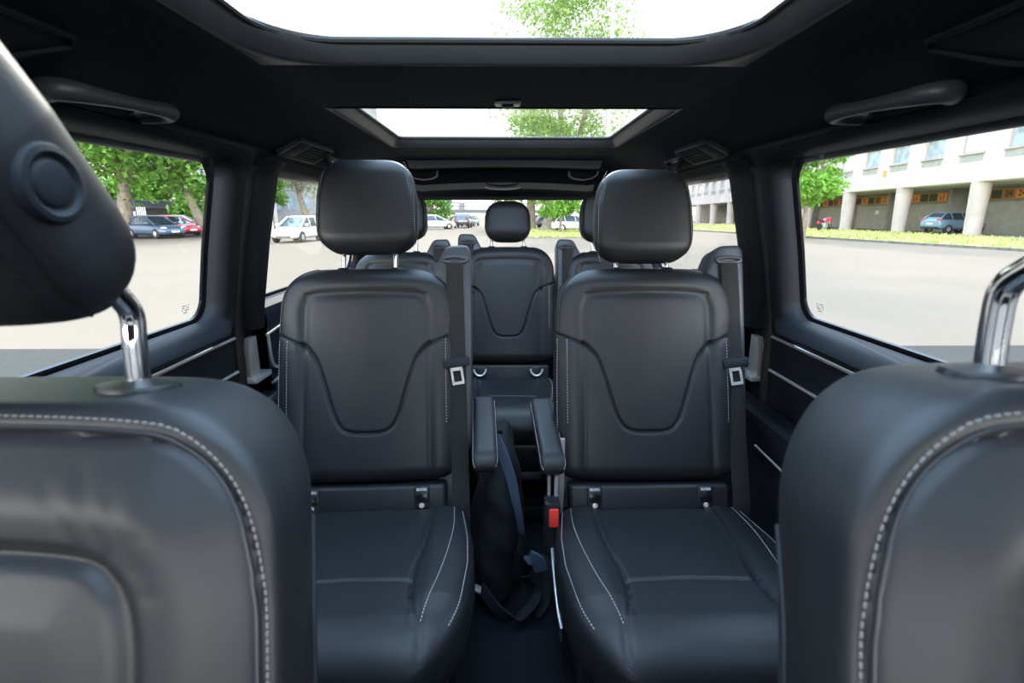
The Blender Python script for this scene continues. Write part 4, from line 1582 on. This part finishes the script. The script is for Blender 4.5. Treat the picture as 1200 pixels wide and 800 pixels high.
def blades(mb, quad, n, h):
    A = [Vector((p[0], p[1], 0)) for p in quad]
    for _ in range(n):
        u, v = random.random(), random.random()
        p = A[0].lerp(A[1], u).lerp(A[3].lerp(A[2], u), v)
        a = random.random() * PI
        d = Vector((math.cos(a), math.sin(a), 0)) * random.uniform(.03, .09)
        hh = h * random.uniform(.4, 1.3)
        t = Vector((random.uniform(-.08, .08), random.uniform(-.08, .08), hh))
        mb.add([p - d + Vector((0, 0, GZ)), p + d + Vector((0, 0, GZ)), p + t + Vector((0, 0, GZ))], [(0, 1, 2)])


K0, K1 = Vector((23.4, 15.0, GZ)), Vector((16.0, 62.0, GZ))
back0, back1 = Vector((33.0, 15.0, GZ)), Vector((33.5, 80.0, GZ))
g = MB()
q = [(K0.x, K0.y), (back0.x, back0.y), (back1.x, back1.y), (K1.x, K1.y)]
g.add([(p[0], p[1], GZ + .05) for p in q], [(0, 1, 2, 3)])
blades(g, q, 9000, .22)
tag(g.build('grass', M['grass'], smooth=False), 'dry grass verge along the foot of the garage building', 'grass', kind='stuff')
g = MB()
d = (K1 - K0).normalized()
nrm = Vector((-d.y, d.x, 0)) * .12
g.add([tuple(K0 - nrm), tuple(K0 + nrm), tuple(K1 + nrm), tuple(K1 - nrm)] + [tuple(p + Vector((0, 0, .12))) for p in (K0 - nrm, K0 + nrm, K1 + nrm, K1 - nrm)],
      [(0, 1, 2, 3), (4, 5, 6, 7), (0, 1, 5, 4), (1, 2, 6, 5), (2, 3, 7, 6), (3, 0, 4, 7)])
struct(g.build('kerb', M['kerb'], smooth=False), 'stone kerb along the garage verge', 'kerb')
g = MB()
q2 = [at_dist(618, 36), at_dist(686, 36), at_dist(690, 56), at_dist(600, 56)]
q2 = [(p.x, p.y) for p in q2]
g.add([(p[0], p[1], GZ + .04) for p in q2], [(0, 1, 2, 3)])
blades(g, q2, 2500, .20)
tag(g.build('grass', M['grass'], smooth=False), 'grass patch under the young bright tree behind the van', 'grass', kind='stuff')
g = MB()
q3 = [at_dist(80, 41), at_dist(330, 43), at_dist(330, 62), at_dist(80, 62)]
q3 = [(p.x, p.y) for p in q3]
g.add([(p[0], p[1], GZ + .02) for p in q3], [(0, 1, 2, 3)])
struct(g.build('path', M['asphalt'], smooth=False), 'grey parking strip under the trees by the blue car', 'parking strip')

# ------------------------------------------------------------------ garage building
bl = empty('garage_building', (33.0, 36.6, GZ), 'long white building on columns with numbered garages below', 'building', 0)
bl.rotation_euler = (R(-.55), 0, R(-2.2))
BA, BB = -30, 75       # run of the facade along local y
H1 = 3.78
g = MB()
# facade with window openings is laid out as piers and bands
win_y = [(-30 + 3.65 * i) for i in range(29)]
off = 2.05
g.box((0, BA, H1), (.5, BB, 5.75))
g.box((0, BA, 7.30), (.5, BB, 11.0))
for y in win_y:
    a, b_ = y + off + 1.05, y + off + 3.65 - 1.05
    g.box((0, a, 5.75), (.5, b_, 7.30))
g.box((.5, BA, H1), (6.5, BB, H1 + .35))
g.build('upper_wall', M['render'], bl, smooth=False)
g = MB()
g.box((.25, BA, H1 - .05), (6.4, BB, H1 - .003))
g.build('soffit', M['soffit'], bl, smooth=False)
for i, y in enumerate(win_y):
    if y < -9 or y > 62:
        continue
    c = y + off
    w = MB()
    for lo, hi in (((.20, c - 1.05, 5.75), (.32, c - .93, 7.30)), ((.20, c + .93, 5.75), (.32, c + 1.05, 7.30)), ((.20, c - 1.05, 5.75), (.32, c + 1.05, 5.89)), ((.20, c - 1.05, 7.17), (.32, c + 1.05, 7.30))):
        w.box(lo, hi, .01, 1)
    wo = w.build('window_frame', M['columnpaint'], bl, smooth=False)
    w = MB()
    w.box((.27, c - .95, 5.85), (.29, c + .95, 7.2))
    w.build('pane', M['panepale'] if i % 4 == 0 else M['paneblue'], wo, smooth=False)
    w = MB()
    w.box((-.13, c - 1.12, 5.66), (.25, c + 1.12, 5.76), .01, 1)
    w.build('window_sill', M['columnpaint'], wo, smooth=False)
    w = MB()
    w.box((-.02, c - 1.0, 5.18), (.02, c + 1.0, 5.66))
    w.build('sill_shade', M['rendergrey'], wo, smooth=False)  # grey slab paints the shade that falls below the sill
col_y = [7.5 * i + .6 for i in range(-3, 10)]
for y in col_y:
    g = MB()
    g.lathe([(.52, -.2), (.50, 0), (.60, H1 - .03), (.60, H1)], (.55, y, 0), 24)
    g.build('column', M['columnpaint'], bl, angle=60)
g = MB()
g.box((5.7, BA, -.3), (6.0, BB, H1))
g.build('garage_back_wall', M['garage'], bl, smooth=False)
g = MB()
g.box((.2, BA, -.2), (6.4, BB, .06))
g.build('garage_floor', M['rendergrey'], bl, smooth=False)
num = {-1: '24', 0: '24', 1: '24', 2: None, 3: '22', 4: '22', 5: '21'}
for i in range(-2, 8):
    y0 = col_y[0] + 7.5 * (i + 3) - 7.5
    yc = y0 + 3.75
    g = MB()
    g.box((4.4, y0 - .15, 0), (5.8, y0 + .15, H1))
    g.build('partition', M['garage'], bl, smooth=False)
    d = MB()
    d.box((5.60, yc - 2.9, .06), (5.7, yc + 2.9, 2.55))
    for q in range(-2, 3):
        d.box((5.585, yc + q * 1.15 - .02, .1), (5.60, yc + q * 1.15 + .02, 2.5))
    d.build('garage_door', M['garagedoor'], bl, smooth=False)
    f = MB()
    f.box((5.45, yc - 3.2, 2.72), (5.6, yc + 3.2, 3.50), .01, 1)
    fo = f.build('sign_board', M['signframe'], bl, smooth=False)
    for q in range(6):
        c = yc - 3.2 + 6.4 * (q + .5) / 6
        p = MB()
        p.box((5.43, c - .45, 2.79), (5.455, c + .45, 3.43))
        orange = q in (1, 4)
        brown = q in (2,) and num.get(i, '22') is not None
        p.build('sign_field', M['signorange'] if orange else (M['signbrown'] if brown else M['signdark']), fo, smooth=False)
        mt = Matrix.Translation((5.42, c, 3.11)) @ Matrix.Rotation(-PI / 2, 4, 'Z') @ Matrix.Rotation(PI / 2, 4, 'X')
        n_ = num.get(i, '22')
        if (orange or brown) and n_:
            text_mb(n_, .62, mt, .005, .01).build('sign_number', M['print'], fo, smooth=False)
        elif orange:
            # a seated and a standing figure
            s_ = MB()
            for dx, hh in ((-.16, .26), (.14, .44)):
                s_.box((5.415, c - dx - .05, 2.88), (5.425, c - dx + .05, 2.88 + hh * .75), .004, 1)
                s_.lathe([(.01, -.004), (.055, -.003), (.055, .003), (.01, .004)], (5.42, c - dx, 2.88 + hh * .75 + .08), 14, 'x')
            s_.box((5.415, c + .16, 2.88), (5.425, c + .26, 2.96), .004, 1)
            s_.build('sign_symbol', M['print'], fo, smooth=False)
    if i == 3:
        n_ = MB()
        n_.box((5.55, yc - .75, 1.72), (5.59, yc - .20, 2.10), .005, 1)
        no = n_.build('door_notice', M['plate'], bl, smooth=False)
    if i == 2:
        n_ = MB()
        n_.box((-.05, yc - 1.9, 4.85), (.01, yc - 1.55, 5.35), .01, 1)
        tag(n_.build('wall_plate', M['signorange'], bl, smooth=False), 'small orange plate on the white wall')

# ------------------------------------------------------------------ motorcycle in the garage mouth
e = empty('motorcycle', (30.2, 49.2, GZ + .05), 'red and black motorcycle parked between two garage columns', 'motorcycle', R(25))
for x in (-.70, .72):
    g = MB(); g.lathe([(.20, -.06), (.30, -.06), (.32, 0), (.30, .06), (.20, .06)], (x, 0, .32), 24, 'y'); wo = g.build('wheel', M['tyre'], e)
    g = MB(); g.lathe([(.03, -.05), (.205, -.03), (.205, .03), (.03, .05)], (x, 0, .32), 20, 'y'); g.build('rim', M['alloy'], wo)
g = MB(); g.tube(smooth_curve([(-.15, 0, .80), (.05, 0, .95), (.35, 0, .98), (.55, 0, .85)], 16), [.10, .13, .15, .16, .17, .18, .18, .18, .18, .17, .16, .15, .14, .12, .10, .08], 12); tag(g.build('fuel_tank', P_red, e), 'red fuel tank')
g = MB(); g.tube(smooth_curve([(-.95, 0, .92), (-.6, 0, .84), (-.15, 0, .80)], 10), .10, 10); g.build('seat', M['black'], e)
g = MB(); g.box((-.25, -.17, .25), (.28, .17, .72), .06, 3); g.build('engine', M['alloy'], e)
g = MB(); g.tube([(.72, .10, .32), (.46, .10, 1.02)], .03, 8); g.build('fork', M['alloy'], e)
g = MB(); g.tube([(.72, -.10, .32), (.46, -.10, 1.02)], .03, 8); g.build('fork', M['alloy'], e)
g = MB(); g.tube([(.38, -.38, 1.10), (.46, -.1, 1.06), (.46, .1, 1.06), (.38, .38, 1.10)], .02, 8); g.build('handlebar', M['black'], e)
g = MB(); g.prism([(.50, .78), (.80, .72), (.74, 1.10), (.55, 1.22)], -.16, .16, 1, .04, 2); g.build('fairing', P_red, e)
g = MB(); g.prism([(-1.05, .62), (-.55, .62), (-.5, .80), (-1.0, .86)], -.10, .10, 1, .03, 2); g.build('tail_fairing', P_red, e)

# ------------------------------------------------------------------ kiosk, lamp posts, footbridge, far buildings
kp = at_dist(172, 54)
e = empty('kiosk', kp, 'dark-roofed kiosk with pale slanted struts behind the blue car', 'kiosk', R(-30))
e.scale = (.78, .78, .84)
g = MB(); g.box((-2.0, -1.4, 0), (1.7, 1.4, 2.35), .02, 1); g.build('kiosk_wall', M['signdark'], e, smooth=False)
g = MB(); g.box((-2.4, -1.8, 2.35), (2.0, 1.8, 3.15), .04, 1)
for i in range(16):
    g.box((-2.35 + i * .28, -1.84, 2.37), (-2.28 + i * .28, -1.79, 3.12))
g.build('kiosk_roof', M['railing'], e, smooth=False)
for x in (-1.2, .4):
    g = MB(); g.box((x - .55, -1.44, .9), (x + .55, -1.38, 2.1)); po = g.build('shop_window', M['plate'], e, smooth=False)
    g = MB(); g.box((x - .45, -1.46, 1.1), (x - .05, -1.44, 1.9)); g.build('poster', M['signorange'], po, smooth=False)
for i in range(5):
    g = MB(); g.tube([(2.0 + i * .38, -1.7, 2.5), (2.35 + i * .38, -1.9, 0)], .06, 8); g.build('strut', M['plate'], e)

p = at_dist(708, 24)
e = empty('lamp_post', p, 'tall pale lamp post seen through both roof glasses', 'lamp post')
g = MB(); g.lathe([(.14, 0), (.14, .3), (.085, .5), (.065, 14.0), (.05, 14.6)], (0, 0, 0), 16); g.build('post', M['polegrey'], e)
g = MB(); g.tube(smooth_curve([(0, 0, 14.4), (.1, .1, 15.0), (.9, .5, 15.2)], 16), .045, 8); g.build('lamp_arm', M['polegrey'], e)
g = MB(); g.box((.8, .35, 15.1), (1.5, .7, 15.25), .04, 2); g.build('lamp_head', M['polegrey'], e)
p = at_dist(315, 42)
e = empty('bollard_post', p, 'white square post at the edge of the rear side window by the dark round tree', 'post')
g = MB(); g.box((-.22, -.22, 0), (.22, .22, 3.4), .03, 2); g.build('post', M['plate'], e)
g = MB(); g.box((-.32, -.32, 3.4), (.32, .32, 4.2), .06, 2); g.build('post_cap', M['black'], e)

p0, p1 = at_dist(468, 150), at_dist(640, 160)
d = (p1 - p0)
e = empty('footbridge', p0, 'grey footbridge with lattice railing crossing behind the parked cars', 'bridge', math.atan2(d.y, d.x))
Lb = d.length
g = MB(); g.box((0, -1.5, 1.75), (Lb, 1.5, 2.75), .02, 1); g.build('deck', M['bridge'], e, smooth=False)
g = MB()
for s in (-1.15, 1.15):
    g.box((0, s - .04, 4.5), (Lb, s + .04, 4.65))
    g.box((0, s - .04, 3.6), (Lb, s + .04, 3.7))
    n_ = int(Lb / .35)
    for i in range(n_):
        wd = .03 + (.10 if (i // 6) % 2 == 0 and i < n_ * .45 else 0)
        g.box((i * .35, s - .02, 2.7), (i * .35 + wd, s + .02, 4.6))
g.build('railing', M['railing'], e, smooth=False)
for x in (4.5, Lb - 2):
    g = MB(); g.box((x - .3, -.8, -.1), (x + .3, .8, 1.8), .03, 1); g.build('pier', M['bridge'], e, smooth=False)
for i, x in enumerate((8.6,)):
    g = MB(); g.tube([(x, -2.2, 0), (x, -2.2, 3.6)], .05, 8); go = g.build('sign_pole', M['polegrey'], e)
    g = MB(); g.box((x - .35, -2.25, 3.0), (x + .35, -2.2, 3.5), .01, 1); g.build('road_sign', M['taillamp'], go, smooth=False)

e = empty('apartment_block', at_dist(356, 88), 'grey concrete apartment block behind the hazy tree', 'building', R(-24))
g = MB(); g.box((-13, 0, -.5), (6, 12, 22), .02, 1); g.build('wall', M['rendergrey'], e, smooth=False)
for fl_ in range(6):
    for i in range(6):
        g = MB(); g.box((-11.6 + i * 2.9, -.06, 2.2 + fl_ * 3), (-10.2 + i * 2.9, .05, 3.9 + fl_ * 3)); g.build('window_pane', M['paneblue'], e, smooth=False)
e = empty('terrace_house', at_dist(200, 84), 'pale flat-roofed house with balconies behind the ivy hedge', 'building', R(-30))
g = MB(); g.box((-12, 0, -.5), (10, 9, 7.6), .02, 1); g.build('wall', M['render'], e, smooth=False)
g = MB(); g.box((-12.5, -1.5, 7.6), (10.5, 9.5, 8.0), .02, 1); g.build('roof', M['bridge'], e, smooth=False)
g = MB(); g.box((-12, -1.5, 4.2), (10, 0, 4.5), .02, 1); g.build('balcony', M['bridge'], e, smooth=False)
for i in range(6):
    g = MB(); g.box((-10.6 + i * 3.6, -.06, 5.0), (-8.8 + i * 3.6, .04, 7.0)); g.build('window_pane', M['paneblue'], e, smooth=False)

# ------------------------------------------------------------------ light
w = bpy.data.worlds.new('sky')
scene.world = w
w.use_nodes = True
nt = w.node_tree
bg = nt.nodes['Background']
tc = nt.nodes.new('ShaderNodeTexCoord')
sp = nt.nodes.new('ShaderNodeSeparateXYZ')
rp = nt.nodes.new('ShaderNodeValToRGB')
nt.links.new(tc.outputs['Generated'], sp.inputs['Vector'])
nt.links.new(sp.outputs['Z'], rp.inputs['Fac'])
rp.color_ramp.elements[0].position = 0.0
rp.color_ramp.elements[0].color = (1.0, .985, .95, 1)
rp.color_ramp.elements[1].position = .70
rp.color_ramp.elements[1].color = (2.1, 2.95, 4.1, 1)
e_ = rp.color_ramp.elements.new(.36)
e_.color = (.90, .95, .98, 1)
# unseen horizon glow ahead of the van, added to light the front seats
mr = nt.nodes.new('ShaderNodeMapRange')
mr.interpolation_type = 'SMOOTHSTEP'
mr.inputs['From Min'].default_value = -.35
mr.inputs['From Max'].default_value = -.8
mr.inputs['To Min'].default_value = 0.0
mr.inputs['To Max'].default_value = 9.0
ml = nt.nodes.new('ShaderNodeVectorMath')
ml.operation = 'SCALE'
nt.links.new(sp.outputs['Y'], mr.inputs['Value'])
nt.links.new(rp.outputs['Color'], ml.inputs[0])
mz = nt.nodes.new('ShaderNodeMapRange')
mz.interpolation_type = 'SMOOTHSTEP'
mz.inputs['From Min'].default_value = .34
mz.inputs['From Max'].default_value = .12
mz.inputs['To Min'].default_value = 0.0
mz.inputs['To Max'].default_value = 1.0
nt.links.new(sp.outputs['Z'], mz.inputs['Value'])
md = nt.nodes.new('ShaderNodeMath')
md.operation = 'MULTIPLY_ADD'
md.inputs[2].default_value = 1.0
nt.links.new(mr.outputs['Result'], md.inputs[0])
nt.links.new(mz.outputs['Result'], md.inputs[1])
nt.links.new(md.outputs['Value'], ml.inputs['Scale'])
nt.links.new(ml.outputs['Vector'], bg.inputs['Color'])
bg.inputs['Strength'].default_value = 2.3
sd = bpy.data.lights.new('sun', 'SUN')
sd.energy = 4.5
sd.angle = R(1.0)
sd.color = (1.0, .93, .80)
so = bpy.data.objects.new('sun', sd)
COL.objects.link(so)
sun_dir = Vector((0, .87, .46))
so.rotation_euler = sun_dir.to_track_quat('Z', 'Y').to_euler()
so.location = (0, 0, 30)

scene.cycles.use_denoising = True
try:
    scene.cycles.denoiser = 'OPENIMAGEDENOISE'
except Exception:
    pass
scene.cycles.sample_clamp_indirect = 6.0
scene.cycles.max_bounces = 10
scene.cycles.transparent_max_bounces = 16
vs = scene.view_settings
vs.view_transform = 'Standard'
vs.look = 'None'
vs.gamma = 1.0
vs.use_curve_mapping = False
vs.exposure = 0.0
